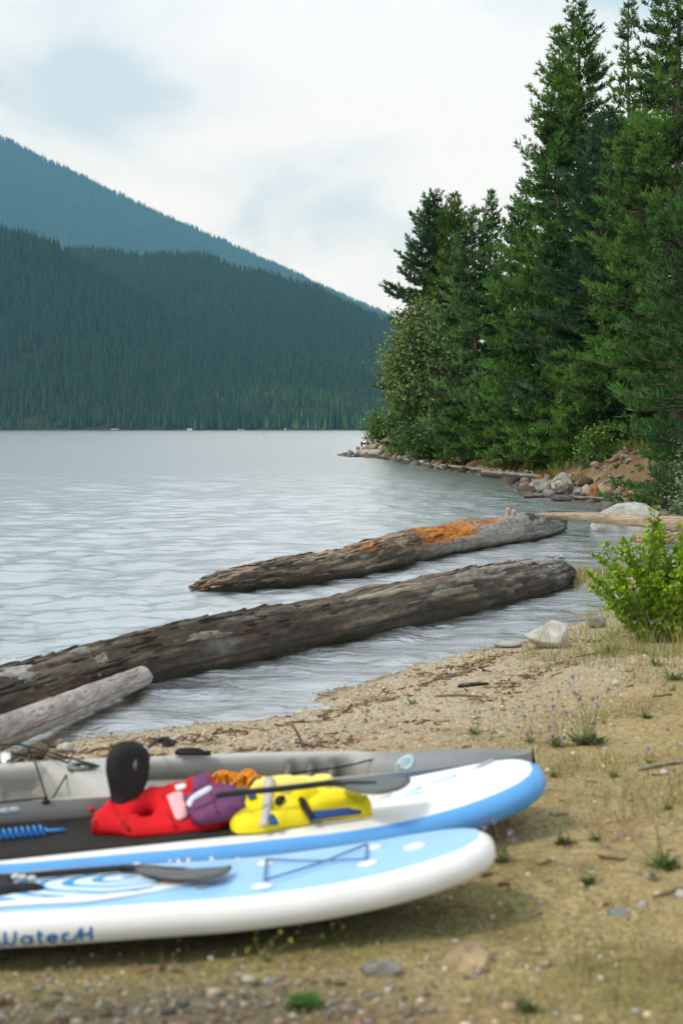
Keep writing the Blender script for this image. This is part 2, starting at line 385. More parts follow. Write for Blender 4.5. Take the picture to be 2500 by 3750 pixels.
FAR = [(-1500, 330), (-500, 345), (0, 500), (300, 645), (600, 785), (893, 915), (1107, 1011), (1250, 1079), (1400, 1140), (1600, 1225), (2000, 1380), (2600, 1480), (4200, 1520)]
f_near, X_near = hill('hillside', [(a, b + 34) for a, b in NEAR], 1900, 2450, 3600, 41, 0.9)
f_hump, X_hump = hill('hillside', [(a, b + 28) for a, b in HUMP], 1915, 3300, 3600, 42, 0.95)
f_far, X_far = hill('mountain', [(a, b + 17) for a, b in FAR], 5400, 8800, 9500, 43, 1.0)

def conifer_proto(seed):
    r = random.Random(seed); mb = MB(); tiers = 6
    for k in range(tiers):
        z0 = 0.06 + 0.15 * k; z1 = z0 + 0.30 - 0.014 * k; rr = 0.17 * (1 - k / tiers) ** 0.8 + 0.012
        n = 9; ring = []
        for j in range(n):
            a = j / n * 6.283 + r.random() * 0.3; q = rr * (0.55 + 0.75 * r.random()) * (1.0 if j % 2 else 0.6)
            ring.append((q * math.cos(a), q * math.sin(a), z0 + r.uniform(-0.03, 0.03)))
        V = ring + [(0, 0, z1)]
        mb.add(V, [(j, (j + 1) % n, n) for j in range(n)])
    V, Fq = tube([(0, 0, -0.1), (0, 0, 0.25)], [0.012, 0.01], 4, False); mb.add(V, Fq)
    return np.concatenate(mb.V), mb.F
def forest_mat(name, c0, c1, c2):
    m, t, p, o = nodes_of(name); N = t.nodes.new; K = t.links.new
    oi = N('ShaderNodeObjectInfo'); r = N('ShaderNodeValToRGB'); r.color_ramp.elements[0].color = (*c0, 1); r.color_ramp.elements[1].color = (*c1, 1)
    e = r.color_ramp.elements.new(0.97); e.color = (*c1, 1); r.color_ramp.elements[2].color = (*c2, 1)
    K(oi.outputs['Random'], r.inputs[0]); K(r.outputs[0], p.inputs['Base Color']); p.inputs['Roughness'].default_value = 0.9; p.inputs['Specular IOR Level'].default_value = 0.1
    return m
M_forest = forest_mat('far conifers', (0.022, 0.048, 0.022), (0.040, 0.078, 0.032), (0.065, 0.095, 0.055))
protos = []
for k in range(4):
    V, Fq = conifer_proto(50 + k); o = bpy.data.objects.new('conifer_tree', mesh('conifer_tree', V, Fq, smooth=False, mat=M_forest)); protos.append(o)
M_shore = forest_mat('lighter shore conifers', (0.045, 0.100, 0.026), (0.095, 0.165, 0.042), (0.13, 0.17, 0.07))
protos_dark = protos; protos_light = []
for k in range(4):
    V, Fq = conifer_proto(70 + k); protos_light.append(bpy.data.objects.new('conifer_tree', mesh('conifer_tree', V, Fq, smooth=False, mat=M_shore)))
def forest(name, label, f, X, n, tmin, tmax, hmin, hmax, seed, xlim, protos=protos_dark):
    r = np.random.default_rng(seed)
    x = r.uniform(*xlim, n); tq = r.uniform(tmin, tmax, n) ** 0.9
    P = f(x, tq); P[:, 0] += 0
    ok = P[:, 2] > 0.5
    clump = fbm(P / np.array([60, 60, 60.]), 3, seed)
    ok &= r.random(n) < 0.82 + 0.5 * clump
    P = P[ok]; h = r.uniform(hmin, hmax, len(P)) * (1 + 0.35 * clump[ok])
    me = bpy.data.meshes.new(name); me.vertices.add(len(P)); me.vertices.foreach_set('co', P.astype(np.float32).ravel())
    for nm, val in (('scl', h), ('rot', r.uniform(0, 6.28, len(P)))):
        at = me.attributes.new(nm, 'FLOAT', 'POINT'); at.data.foreach_set('value', val.astype(np.float32))
    at = me.attributes.new('pick', 'INT', 'POINT'); at.data.foreach_set('value', r.integers(0, 4, len(P)).astype(np.int32))
    o = put(name, me); tag(o, label, 'forest', kind='stuff')
    g = bpy.data.node_groups.new(name, 'GeometryNodeTree')
    g.interface.new_socket('Geometry', in_out='INPUT', socket_type='NodeSocketGeometry'); g.interface.new_socket('Geometry', in_out='OUTPUT', socket_type='NodeSocketGeometry')
    gi = g.nodes.new('NodeGroupInput'); go = g.nodes.new('NodeGroupOutput'); ip = g.nodes.new('GeometryNodeInstanceOnPoints'); ip.inputs['Pick Instance'].default_value = True
    jn = g.nodes.new('GeometryNodeJoinGeometry')
    for pr in reversed(protos):
        q = g.nodes.new('GeometryNodeObjectInfo'); q.inputs['Object'].default_value = pr; q.inputs['As Instance'].default_value = True
        g.links.new(q.outputs['Geometry'], jn.inputs[0])
    def na(nm, ty):
        q = g.nodes.new('GeometryNodeInputNamedAttribute'); q.data_type = ty; q.inputs[0].default_value = nm; return q.outputs[0]
    cx = g.nodes.new('ShaderNodeCombineXYZ'); g.links.new(na('rot', 'FLOAT'), cx.inputs[2])
    g.links.new(gi.outputs[0], ip.inputs['Points']); g.links.new(jn.outputs[0], ip.inputs['Instance'])
    g.links.new(na('pick', 'INT'), ip.inputs['Instance Index']); g.links.new(cx.outputs[0], ip.inputs['Rotation']); g.links.new(na('scl', 'FLOAT'), ip.inputs['Scale'])
    g.links.new(ip.outputs[0], go.inputs[0])
    md = o.modifiers.new('scatter', 'NODES'); md.node_group = g
    return o
forest('forest', 'dark conifer forest on the nearest shoulder of the hills, at the left', f_near, X_near, 26000, 0.0, 1.06, 14, 25, 61, (-850, 300))
forest('forest', 'dark green conifer forest on the rounded middle hill across the lake', f_hump, X_hump, 42000, 0.0, 1.06, 14, 26, 63, (-1050, 450))
forest('forest', 'blue hazy conifer forest covering the far mountain slope', f_far, X_far, 60000, 0.2, 1.05, 24, 42, 62, (-2800, 1100))

forest('forest', 'lighter green belt of trees along the far shoreline', lambda x, q: np.where((f_near(x, q)[:, 2] > f_hump(x, q)[:, 2])[:, None], f_near(x, q), f_hump(x, q)), X_near, 4600, 0.0, 0.14, 11, 20, 64, (-700, 300), protos_light)

# haze: one closed box of pale air round everything
M_haze = bpy.data.materials.new('haze'); M_haze.use_nodes = True; t = M_haze.node_tree; t.nodes.clear()
pv = t.nodes.new('ShaderNodeVolumePrincipled'); mo = t.nodes.new('ShaderNodeOutputMaterial')
pv.inputs['Color'].default_value = (0.22, 0.61, 0.98, 1); pv.inputs['Absorption Color'].default_value = (1, 1, 1, 1); pv.inputs['Density'].default_value = 0.000070; pv.inputs['Anisotropy'].default_value = 0.0
t.links.new(pv.outputs[0], mo.inputs['Volume'])
try: M_haze.cycles.homogeneous_volume = True
except Exception: pass
V, Fq = box(0, 3000, 740, 9000, 9000, 1500)
V[:, 2] = np.where(V[:, 2] < 0, -12.0, 2350.0); V[:, 0] = np.sign(V[:, 0]) * 6700; V[:, 1] = np.where(V[:, 1] < 3000, -6700, 10300)
tag(obj('haze', V, Fq, M_haze, smooth=False), 'thin blue haze in the air over the lake', 'haze', kind='stuff')

# ------------------------------------------------------------------ trees on the right bank
def needles(tp, td, tr, tcol, rng, m=9, wid=0.13, spread=0.85):
    n = len(tp); d = np.repeat(td, m, 0) * 0.75 + rng.normal(size=(n * m, 3)) * spread * 0.6
    d /= np.linalg.norm(d, axis=1)[:, None]
    b = np.repeat(tp, m, 0) + rng.normal(size=(n * m, 3)) * np.repeat(tr, m)[:, None] * 0.16
    r = np.repeat(tr, m) * rng.uniform(0.65, 1.15, n * m)
    s = np.cross(d, rng.normal(size=(n * m, 3))); s /= np.linalg.norm(s, axis=1)[:, None] + 1e-9
    w = (r * wid)[:, None]
    V = np.stack([b - s * w, b + s * w, b + d * r[:, None]], 1).reshape(-1, 3)
    c = np.repeat(tcol, m, 0) * rng.uniform(0.75, 1.25, (n * m, 1))
    C = np.stack([c * 0.92, c * 0.92, c * 1.08], 1).reshape(-1, 3)
    return V, np.arange(n * m * 3).reshape(-1, 3), C
def conifer(name, label, x, y, H, R, seed, c0, c1, base=0.4, whorl=0.66, tuft=0.26, sparse=1.0, shape=0.75, top_el=55, lean=0.0, group='conifers on the right bank', m=9, tops=None, wind=0.0, bottom_el=4):
    m = m + 1
    rng = np.random.default_rng(seed); rd = random.Random(seed)
    z0 = h1(x, y) - 0.15
    root = empty(name, (x, y, z0), label, 'tree', group)
    nk = 14; tz = np.linspace(0, H, nk); wob = np.cumsum(rng.normal(size=(nk, 2)) * 0.018 * H / nk, 0)
    TP = np.stack([wob[:, 0] + lean * tz, wob[:, 1], tz], 1); TP[0, :2] = 0
    V, F = tube(TP, lerp(0.012 * H + 0.03, 0.012, (tz / H) ** 0.85), 9)
    obj('trunk', V, F, M_bark, root)
    bt = MB(); tp = []; td = []; trr = []; side_s = []
    z = base
    while z < H - 0.12:
        f = (H - z) / (H - base); Lm = R * (f ** shape) * (1 - 0.22 * f ** 5) + 0.10
        cx = np.interp(z, tz, TP[:, 0]); cy = np.interp(z, tz, TP[:, 1])
        nb = rd.choice((5, 6, 6, 7)) if f > 0.12 else 4
        a0 = rd.random() * 6.28
        for k in range(nb):
            if rd.random() > sparse: continue
            a = a0 + k / nb * 6.283 + rd.uniform(-0.35, 0.35)
            Lb = Lm * rd.uniform(0.62, 1.18)
            el = RAD(lerp(top_el, bottom_el, min(1, f * 1.6) ** 0.6) + rd.uniform(-9, 9))
            s = np.linspace(0, 1, 6); hx = Lb * s * math.cos(el)
            hz = Lb * (math.sin(el) * s - 0.20 * f * s ** 2 + 0.20 * s ** 4)
            ax = np.stack([cx + hx * math.cos(a) + wind * hx * s * 0.3, cy + hx * math.sin(a), z + rd.uniform(-0.12, 0.12) + hz], 1)
            V, F = tube(ax, lerp(0.008 + 0.013 * Lb, 0.006, s), 4, False); bt.add(V, F)
            nt = max(2, int(Lb / 0.19)); side = 1
            for q in range(nt + 1):
                u = lerp(0.22, 1.0, q / nt) if Lb > 0.6 else lerp(0.35, 1, q / nt)
                pb = np.array([np.interp(u, s, ax[:, i]) for i in range(3)])
                side = -side
                aa = a + side * RAD(rd.uniform(32, 70)) * (1 if q < nt else 0.1)
                tl = min(0.80, Lb * (0.14 + 0.28 * (1 - u))) * rd.uniform(0.6, 1.2)
                dv = np.array([math.cos(aa), math.sin(aa), rd.uniform(0.0, 0.45)]); dv /= np.linalg.norm(dv)
                ks = max(1, int(tl / 0.20) + 1)
                for w in range(ks):
                    fr = (w + 1) / ks
                    tp.append(pb + dv * tl * fr + np.array([0, 0, 0.05 * fr])); td.append(dv + np.array([0, 0, 0.75])); trr.append(tuft * rd.uniform(0.75, 1.2)); side_s.append(u)
                if tl > 0.3 and Lb > 1.0 and q % 2 == 0:
                    V, F = tube([pb, pb + dv * tl], [0.006, 0.004], 3, False); bt.add(V, F)
        z += whorl * rd.uniform(0.75, 1.2) * (0.62 if f < 0.2 else 1)
    tp.append(np.array([TP[-1, 0], TP[-1, 1], H])); td.append(np.array([0, 0, 1.2])); trr.append(tuft); side_s.append(1)
    tp = np.array(tp); td = np.array(td); trr = np.array(trr); side_s = np.array(side_s)
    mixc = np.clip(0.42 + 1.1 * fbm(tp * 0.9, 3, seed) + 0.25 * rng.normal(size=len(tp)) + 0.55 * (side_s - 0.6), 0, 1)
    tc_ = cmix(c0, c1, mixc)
    V, F, Cc = needles(tp, td, trr, tc_, rng, m)
    bt.build('branches', M_bark, root)['kind'] = 'stuff'
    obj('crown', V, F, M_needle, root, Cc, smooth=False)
    return root
def tx(px, y): return (px - 1250) / FPX * y
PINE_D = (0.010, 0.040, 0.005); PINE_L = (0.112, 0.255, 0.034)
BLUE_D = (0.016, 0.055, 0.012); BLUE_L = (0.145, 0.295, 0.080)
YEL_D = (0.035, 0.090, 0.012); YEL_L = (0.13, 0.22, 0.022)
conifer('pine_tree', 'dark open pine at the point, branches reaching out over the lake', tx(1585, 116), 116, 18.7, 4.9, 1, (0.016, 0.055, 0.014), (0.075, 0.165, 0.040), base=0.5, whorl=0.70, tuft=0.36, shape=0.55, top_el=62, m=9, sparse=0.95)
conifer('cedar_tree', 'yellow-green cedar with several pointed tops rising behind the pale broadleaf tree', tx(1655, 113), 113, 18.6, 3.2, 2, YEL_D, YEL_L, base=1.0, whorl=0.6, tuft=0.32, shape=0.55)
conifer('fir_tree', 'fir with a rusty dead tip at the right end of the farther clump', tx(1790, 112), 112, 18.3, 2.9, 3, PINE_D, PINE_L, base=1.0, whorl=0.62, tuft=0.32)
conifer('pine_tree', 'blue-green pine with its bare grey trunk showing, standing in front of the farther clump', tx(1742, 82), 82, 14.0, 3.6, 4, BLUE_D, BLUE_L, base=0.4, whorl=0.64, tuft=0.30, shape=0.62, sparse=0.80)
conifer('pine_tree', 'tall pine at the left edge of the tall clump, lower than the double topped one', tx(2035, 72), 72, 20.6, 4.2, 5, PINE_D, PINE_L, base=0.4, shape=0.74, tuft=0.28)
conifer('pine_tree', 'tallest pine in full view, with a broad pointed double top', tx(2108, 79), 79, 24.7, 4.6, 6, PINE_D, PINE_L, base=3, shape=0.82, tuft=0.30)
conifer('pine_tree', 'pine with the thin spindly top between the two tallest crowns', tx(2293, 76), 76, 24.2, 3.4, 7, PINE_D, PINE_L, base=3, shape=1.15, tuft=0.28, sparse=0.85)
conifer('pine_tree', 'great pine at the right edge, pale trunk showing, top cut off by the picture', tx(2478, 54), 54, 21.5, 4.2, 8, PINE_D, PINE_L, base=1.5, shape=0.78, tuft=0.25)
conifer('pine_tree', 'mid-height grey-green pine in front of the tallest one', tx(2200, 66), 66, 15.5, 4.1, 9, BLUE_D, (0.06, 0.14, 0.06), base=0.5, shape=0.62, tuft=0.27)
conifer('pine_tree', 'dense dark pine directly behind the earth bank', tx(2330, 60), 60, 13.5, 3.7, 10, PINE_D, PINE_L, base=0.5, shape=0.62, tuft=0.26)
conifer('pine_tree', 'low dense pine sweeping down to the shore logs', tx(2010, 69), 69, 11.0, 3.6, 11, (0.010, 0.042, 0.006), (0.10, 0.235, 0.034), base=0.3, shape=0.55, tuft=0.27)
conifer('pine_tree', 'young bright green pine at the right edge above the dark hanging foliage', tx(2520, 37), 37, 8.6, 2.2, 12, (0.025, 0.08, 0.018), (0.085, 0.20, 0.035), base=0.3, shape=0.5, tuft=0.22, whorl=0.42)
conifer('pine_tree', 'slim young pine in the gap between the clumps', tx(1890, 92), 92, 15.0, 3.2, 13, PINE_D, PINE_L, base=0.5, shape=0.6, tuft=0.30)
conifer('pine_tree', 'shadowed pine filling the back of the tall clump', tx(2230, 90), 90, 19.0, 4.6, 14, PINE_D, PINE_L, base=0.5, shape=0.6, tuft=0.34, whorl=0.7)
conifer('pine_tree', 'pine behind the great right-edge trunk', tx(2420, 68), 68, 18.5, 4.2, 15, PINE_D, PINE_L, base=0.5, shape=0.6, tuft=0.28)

def leafy(root, mats, rng, stems, leaf, ncl, c0, c1, spread, trunk_r, seed, lv=1.6):
    bt = MB(); P = []; 
    for (b, tip, rr) in stems:
        mid = (b + tip) / 2 + rng.normal(size=3) * 0.08 * np.linalg.norm(tip - b); ln = bez([b, mid, tip], 8)
        V, F = tube(ln, np.linspace(rr, rr * 0.25, 8), 5, False); bt.add(V, F)
        for q in range(int(ncl)):
            u = rng.uniform(0.25, 1.0) ** 0.8; c = np.array([np.interp(u, np.linspace(0, 1, 8), ln[:, i]) for i in range(3)])
            e = c + rng.normal(size=3) * spread * np.array([1, 1, 0.7]) * (0.5 + 0.5 * u); k = 8
            V, F = tube([c, (c + e) / 2 + [0, 0, 0.04], e], [rr * 0.2, rr * 0.14, rr * 0.08], 3, False); bt.add(V, F)
            P.append(lerp(c, e, rng.uniform(0.25, 1.05, (k, 1))) + rng.normal(size=(k, 3)) * leaf * lv)
    P = np.concatenate(P)
    d = rng.normal(size=P.shape); d[:, 2] *= 0.5; d /= np.linalg.norm(d, axis=1)[:, None]
    nrm = rng.normal(size=P.shape) * 0.7 + np.array([0, -0.2, 1.0]); s = np.cross(d, nrm); s /= np.linalg.norm(s, axis=1)[:, None]
    r = leaf * rng.uniform(0.6, 1.25, len(P))[:, None]
    V = np.stack([P, P + d * r * 0.5 - s * r * 0.36, P + d * r, P + d * r * 0.5 + s * r * 0.36], 1).reshape(-1, 3)
    mixc = np.clip(0.5 + 0.7 * fbm(P * 1.2 / max(spread, .2), 2, seed) + 0.3 * rng.normal(size=len(P)), 0, 1)
    C = np.repeat(cmix(c0, c1, mixc), 4, 0)
    bt.build(mats[2], M_bark, root)['kind'] = 'stuff'
    return V, np.arange(len(V)).reshape(-1, 4), C
def broadleaf(name, label, cat, x, y, H, R, seed, c0, c1, n, leaf, ncl, group=None, z_low=0.15):
    rng = np.random.default_rng(seed); z0 = h1(x, y) - 0.05; root = empty(name, (x, y, z0), label, cat, group)
    stems = []
    for k in range(n):
        a = rng.random() * 6.28; q = math.sqrt(rng.random()); hh = H * (z_low + (1 - z_low) * rng.random() ** 0.8) * (1 - 0.35 * q * q)
        stems.append((np.array([0.12 * R * math.cos(a), 0.12 * R * math.sin(a), 0]), np.array([R * q * math.cos(a), R * q * math.sin(a), hh]), 0.008 + 0.010 * H))
    V, F, C = leafy(root, (None, None, 'stems'), rng, stems, leaf, ncl, c0, c1, 0.085 * (H + R), 0.05, seed, 1.2)
    obj('crown', V, F, M_leaf, root, C, smooth=False)
    return root
broadleaf('broadleaf_tree', 'pale leaved broadleaf tree between the dark pine of the point and the blue-green pine', 'tree', tx(1545, 108), 108, 11.2, 2.1, 31, (0.050, 0.125, 0.012), (0.25, 0.37, 0.10), 90, 0.27, 40)
broadleaf('shrub', 'green bush hanging over the boulders above the sitting person', 'shrub', tx(1425, 121), 121, 3.4, 2.0, 32, (0.05, 0.12, 0.015), (0.13, 0.26, 0.03), 34, 0.24, 22)
for i_, (px_, y_, h_, r_, nm_) in enumerate(((1480, 105, 4.2, 1.7, 'young pine at the foot of the pale broadleaf tree'), (1690, 80, 3.2, 1.9, 'young pine left of the bare grey trunk'), (1810, 77, 4.0, 2.0, 'young pine right of the bare grey trunk, over the sodden logs'), (1915, 70, 4.2, 2.2, 'young pine hanging over the right end of the sodden logs'), (2030, 63, 4.4, 2.1, 'young pine behind the lichened boulders'), (2130, 60, 4.2, 2.0, 'young pine behind the orange stump'))):
    conifer('young_pine', nm_, tx(px_, y_), y_, h_, r_, 370 + i_, (0.010, 0.042, 0.005), (0.115, 0.255, 0.030), base=0.15, shape=0.45, tuft=0.26, whorl=0.42, top_el=40, bottom_el=-4, group='young pines along the bank')
broadleaf('shrub', 'dark bush under the blue-green pine, above the roots at the waterline', 'shrub', tx(1600, 92), 92, 3.4, 2.6, 33, (0.03, 0.085, 0.012), (0.08, 0.19, 0.03), 44, 0.22, 24)
broadleaf('shrub', 'light green shrub at the back of the earth bank', 'shrub', tx(2185, 54), 54, 1.9, 0.9, 34, (0.05, 0.13, 0.015), (0.14, 0.27, 0.03), 18, 0.13, 12)
broadleaf('shrub', 'dark trailing shrub under the young pine beside the white block of rock', 'shrub', tx(2480, 35), 35, 1.6, 0.8, 35, (0.02, 0.06, 0.015), (0.05, 0.12, 0.03), 18, 0.09, 14)
broadleaf('shrub', 'shrub with pale whitish leaves at the right edge', 'shrub', tx(2535, 31), 31, 2.2, 0.35, 36, (0.08, 0.16, 0.05), (0.30, 0.40, 0.22), 12, 0.08, 10)

# ------------------------------------------------------------------ logs
def log(name, label, pts, radii, seed, paint, nl=150, na=56, rough=0.16, ends=(0.5, 0.5), group=None, cat='log', detail=1.0):
    """pts: centre line; a weathered trunk with grooves along the grain"""
    C = bez(pts, nl); R = np.interp(np.linspace(0, 1, nl), np.linspace(0, 1, len(radii)), radii)
    T, A, B = frames(C); an = np.arange(na) / na * 2 * math.pi
    Ln = np.concatenate([[0], np.cumsum(np.linalg.norm(np.diff(C, axis=0), axis=1))])
    S, AN = np.meshgrid(Ln, an, indexing='ij'); Rm = float(np.mean(R))
    cyl = np.stack([np.cos(AN) * Rm, np.sin(AN) * Rm, S * 0.36], -1).reshape(-1, 3) / Rm
    qn = fbm(cyl * np.array([1.9, 1.9, 0.8]), 4, seed + 13) * 5; qs = (np.floor(qn) + sstep(0.55, 0.95, qn - np.floor(qn))) / 5
    d = 0.34 * fbm(cyl * 0.9, 3, seed) + 0.55 * qs + 0.42 * fbm(cyl * np.array([3.4, 3.4, 1.1]), 4, seed + 3, 0.6) + 0.22 * np.abs(fbm(cyl * np.array([7, 7, 1.8]), 3, seed + 5)) - 0.2 * sstep(0.30, 0.5, fbm(cyl * np.array([4.5, 4.5, 1.0]), 3, seed + 7))
    crk = sstep(0.055, 0.0, np.abs(fbm(cyl * np.array([3.0, 3.0, 0.35]), 4, seed + 15))) * sstep(-0.2, 0.2, fbm(cyl * np.array([1.2, 1.2, 0.8]), 3, seed + 16)); d = d - 0.55 * crk
    st = sstep(-0.05, 0.05, fbm(cyl * np.array([1.6, 1.6, 1.0]), 3, seed + 9))  # torn-off sheets of outer wood
    Rr = R[:, None].repeat(na, 1).ravel() * (1 + rough * detail * d + 0.05 * detail * st)
    s01 = S.ravel() / Ln[-1]
    e0 = ends[0] * R[0]; e1 = ends[1] * R[-1]
    rag = 0.5 + 0.5 * fbm(cyl * np.array([2.2, 2.2, 0]), 3, seed + 11)
    sh = np.minimum(np.clip(S.ravel() / (e0 * (0.5 + 1.5 * rag) + 1e-6), 0, 1), np.clip((Ln[-1] - S.ravel()) / (e1 * (0.5 + 1.5 * rag) + 1e-6), 0, 1))
    Rr *= 0.22 + 0.78 * np.sqrt(np.clip(sh, 0, 1))
    CA = np.repeat(C, na, 0); V = CA + Rr[:, None] * (np.cos(AN).ravel()[:, None] * np.repeat(A, na, 0) + np.sin(AN).ravel()[:, None] * np.repeat(B, na, 0))
    col, dr = paint(s01, AN.ravel(), V, d, st, cyl)
    col = col * (1 - 0.55 * crk)[:, None]
    if dr is not None: V = V + (V - CA) * dr[:, None]
    I = np.arange(nl * na).reshape(nl, na); J = np.roll(I, -1, 1)
    F = [tuple(q) for q in np.stack([I[:-1], J[:-1], J[1:], I[1:]], -1).reshape(-1, 4).tolist()]
    F.append(tuple(range(na - 1, -1, -1))); F.append(tuple((nl - 1) * na + j for j in range(na)))
    uv = np.stack([AN.ravel() / 6.2832, S.ravel()], 1)
    org = C[len(C) // 2].copy(); org[2] = max(0, h1(org[0], org[1]))
    root = empty(name, org, label, cat, group)
    obj('wood', V, F, M_log, root, col, uv, origin=org)
    return dict(root=root, org=org, C=C, A=A, B=B, R=R, V=V.reshape(nl, na, 3), nl=nl, na=na, L=Ln)
def plate(lg, s0, s1, a0, a1, lift, colr, seed, name='bark'):
    """a torn plate of bark lying on a log: follows the log's surface, ragged edge, own thickness"""
    nI, nJ = 26, 9; rng = np.random.default_rng(seed); VV = lg['V']; nl, na = lg['nl'], lg['na']
    v = np.linspace(0, 1, nJ); q = np.stack([v * 3, 0 * v, 0 * v], 1)
    d0 = 0.22 * (0.6 + fbm(q * 1.7 + seed, 3, seed)) + 0.18 * np.abs(v - rng.uniform(0.3, 0.7)); d1 = 0.22 * (0.6 + fbm(q * 1.7 + seed + 9, 3, seed + 1)) + 0.18 * np.abs(v - rng.uniform(0.3, 0.7))
    u = np.linspace(0, 1, nI)[:, None]; S = s0 + (s1 - s0) * (d0[None] + u * (1 - d0 - d1)[None])
    wob = 0.22 * fbm(np.stack([u[:, 0] * 5 + seed, 0 * u[:, 0], 0 * u[:, 0]], 1), 3, seed + 2)[:, None]
    Ag = a0 + (a1 - a0) * (v[None] + wob * (0.4 + np.abs(v[None] - 0.5)))
    fi = np.clip(S * (nl - 1), 0, nl - 1.001); i = fi.astype(int); fi -= i; fj = Ag / 360 * na; j = np.floor(fj).astype(int); fj = fj - j
    g = 0
    for di, wi in ((0, 1 - fi), (1, fi)):
        for dj, wj in ((0, 1 - fj), (1, fj)): g = g + VV[i + di, (j + dj) % na] * (wi * wj)[:, :, None]
    ctr = lg['C'][i] * (1 - fi)[:, :, None] + lg['C'][i + 1] * fi[:, :, None]; n = g - ctr; n /= np.linalg.norm(n, axis=2)[:, :, None]
    edge = np.minimum(np.minimum(u, 1 - u) * 6, np.minimum(v, 1 - v)[None] * 4).clip(0, 1)
    top = g + n * (lift * (0.35 + 0.65 * edge))[:, :, None]; bot = g - n * 0.02
    V = np.concatenate([top.reshape(-1, 3), bot.reshape(-1, 3)]); I = np.arange(nI * nJ).reshape(nI, nJ); O = nI * nJ
    F = [tuple(f) for f in np.stack([I[:-1, :-1], I[:-1, 1:], I[1:, 1:], I[1:, :-1]], -1).reshape(-1, 4).tolist()]
    rim = I[0, :].tolist() + I[1:, -1].tolist() + I[-1, -2::-1].tolist() + I[-2:0:-1, 0].tolist()
    for k in range(len(rim)): e0, e1 = rim[k], rim[(k + 1) % len(rim)]; F.append((e1, e0, e0 + O, e1 + O))
    uv = np.stack([Ag / 360, S * lg['L'][-1]], -1).reshape(-1, 2); uv = np.concatenate([uv, uv])
    cyl_ = np.stack([uv[:, 0] * 16, uv[:, 1] * 2.2, 0 * uv[:, 0]], 1); colr = np.array(colr) * (1 + 0.6 * fbm(cyl_, 4, seed))[:, None]
    obj(name, V, F, M_log, lg['root'], np.clip(colr, 0.01, 1), uv, smooth=True, origin=lg['org'])
GREY = np.array([0.27, 0.255, 0.225]); DARKW = np.array([0.058, 0.045, 0.033]); TANW = np.array([0.33, 0.25, 0.165]); RUST = np.array([0.33, 0.125, 0.03]); WETW = np.array([0.022, 0.019, 0.012])
def wetline(V, c, z0=0.02, z1=0.14, green=0.5):
    w = sstep(z1, z0, V[:, 2] + 0.03 * fbm(V * 4, 2, 77)); c = c * (1 - w[:, None]) + (WETW * (1 - green) + np.array([0.03, 0.032, 0.008]) * green) * w[:, None]; return c
def paint1(s, a, V, d, st, cyl):
    n = fbm(cyl * np.array([2.2, 2.2, 1.2]), 4, 201); n2 = fbm(cyl * np.array([5, 5, 1.2]), 4, 202)
    c = cmix(GREY * 1.05, GREY * 0.7, sstep(-0.3, 0.4, n)); left = sstep(0.55, 0.38, s + 0.10 * n)
    cl = cmix(DARKW * 1.3, TANW * 0.95, sstep(0.0, 0.45, n2 + 0.45 * np.sin(a) - 0.1)); cl = cl * (1 - (sstep(0.25, 0.5, n) * 0.6)[:, None]) + GREY * 1.25 * (sstep(0.25, 0.5, n) * 0.6)[:, None]
    c = c * (1 - left[:, None]) + cl * left[:, None]
    # fresh rust-coloured hollow where the outer wood has rotted away, on the side facing the beach
    aa = np.degrees(a) % 360; ed = 0.05 * n2
    def hol(s0, s1, lo, hi): return sstep(s0 - 0.012, s0 + 0.012, s + ed) * sstep(s1 + 0.012, s1 - 0.012, s + ed) * sstep(lo - 9, lo + 9, aa + 260 * ed) * sstep(hi + 9, hi - 9, aa + 260 * ed)
    m = np.clip(hol(0.415, 0.60, 10, 100) + 0.9 * hol(0.62, 0.66, 45, 85) + hol(0.68, 0.71, 55, 90) + 0.5 * hol(0.24, 0.29, 40, 80), 0, 1)
    rc = cmix((0.50, 0.175, 0.022), (0.15, 0.05, 0.014), sstep(0.05, 0.5, n2)); rc = rc * (1 - (sstep(0.1, 0.5, -n2) * 0.6)[:, None]) + np.array([0.5, 0.26, 0.09]) * (sstep(0.1, 0.5, -n2) * 0.6)[:, None]
    c = c * (1 - m[:, None]) + rc * m[:, None]
    dk = sstep(0.93, 0.965, s + 0.03 * n2) * 0.8 + hol(0.875, 0.905, 30, 140) * 0.6; c = c * (1 - np.clip(dk, 0, 1)[:, None] * 0.8)
    return np.clip(wetline(V, c), 0.008, 1), -0.16 * m + 0.05 * left * n2
def paint2(s, a, V, d, st, cyl):
    n = fbm(cyl * np.array([2.6, 2.6, 1.0]), 4, 211); n2 = fbm(cyl * np.array([6, 6, 1.0]), 4, 212)
    right = sstep(0.55, 0.85, s + 0.15 * n)
    c = cmix(DARKW * 0.9, DARKW * 1.9, sstep(-0.3, 0.5, n2)); g = np.clip(sstep(0.12, 0.45, n + 0.35 * np.sin(a) * (0.4 + 0.6 * right)) * (0.45 + 0.5 * right), 0, 1)
    c = c * (1 - g[:, None]) + (GREY * (0.75 + 0.35 * right)[:, None]) * g[:, None]
    tn = sstep(0.25, 0.5, n2) * 0.6; c = c * (1 - tn[:, None]) + TANW * 0.85 * tn[:, None]
    rs = sstep(0.5, 0.62, fbm(cyl * np.array([5, 5, 3.0]), 3, 215) + 0.1 * np.sin(a)) * 0.6; c = c * (1 - rs[:, None]) + RUST * 0.7 * rs[:, None]
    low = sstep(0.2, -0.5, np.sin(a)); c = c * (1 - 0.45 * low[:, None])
    return np.clip(wetline(V, c, 0.0, 0.10), 0.006, 1), None
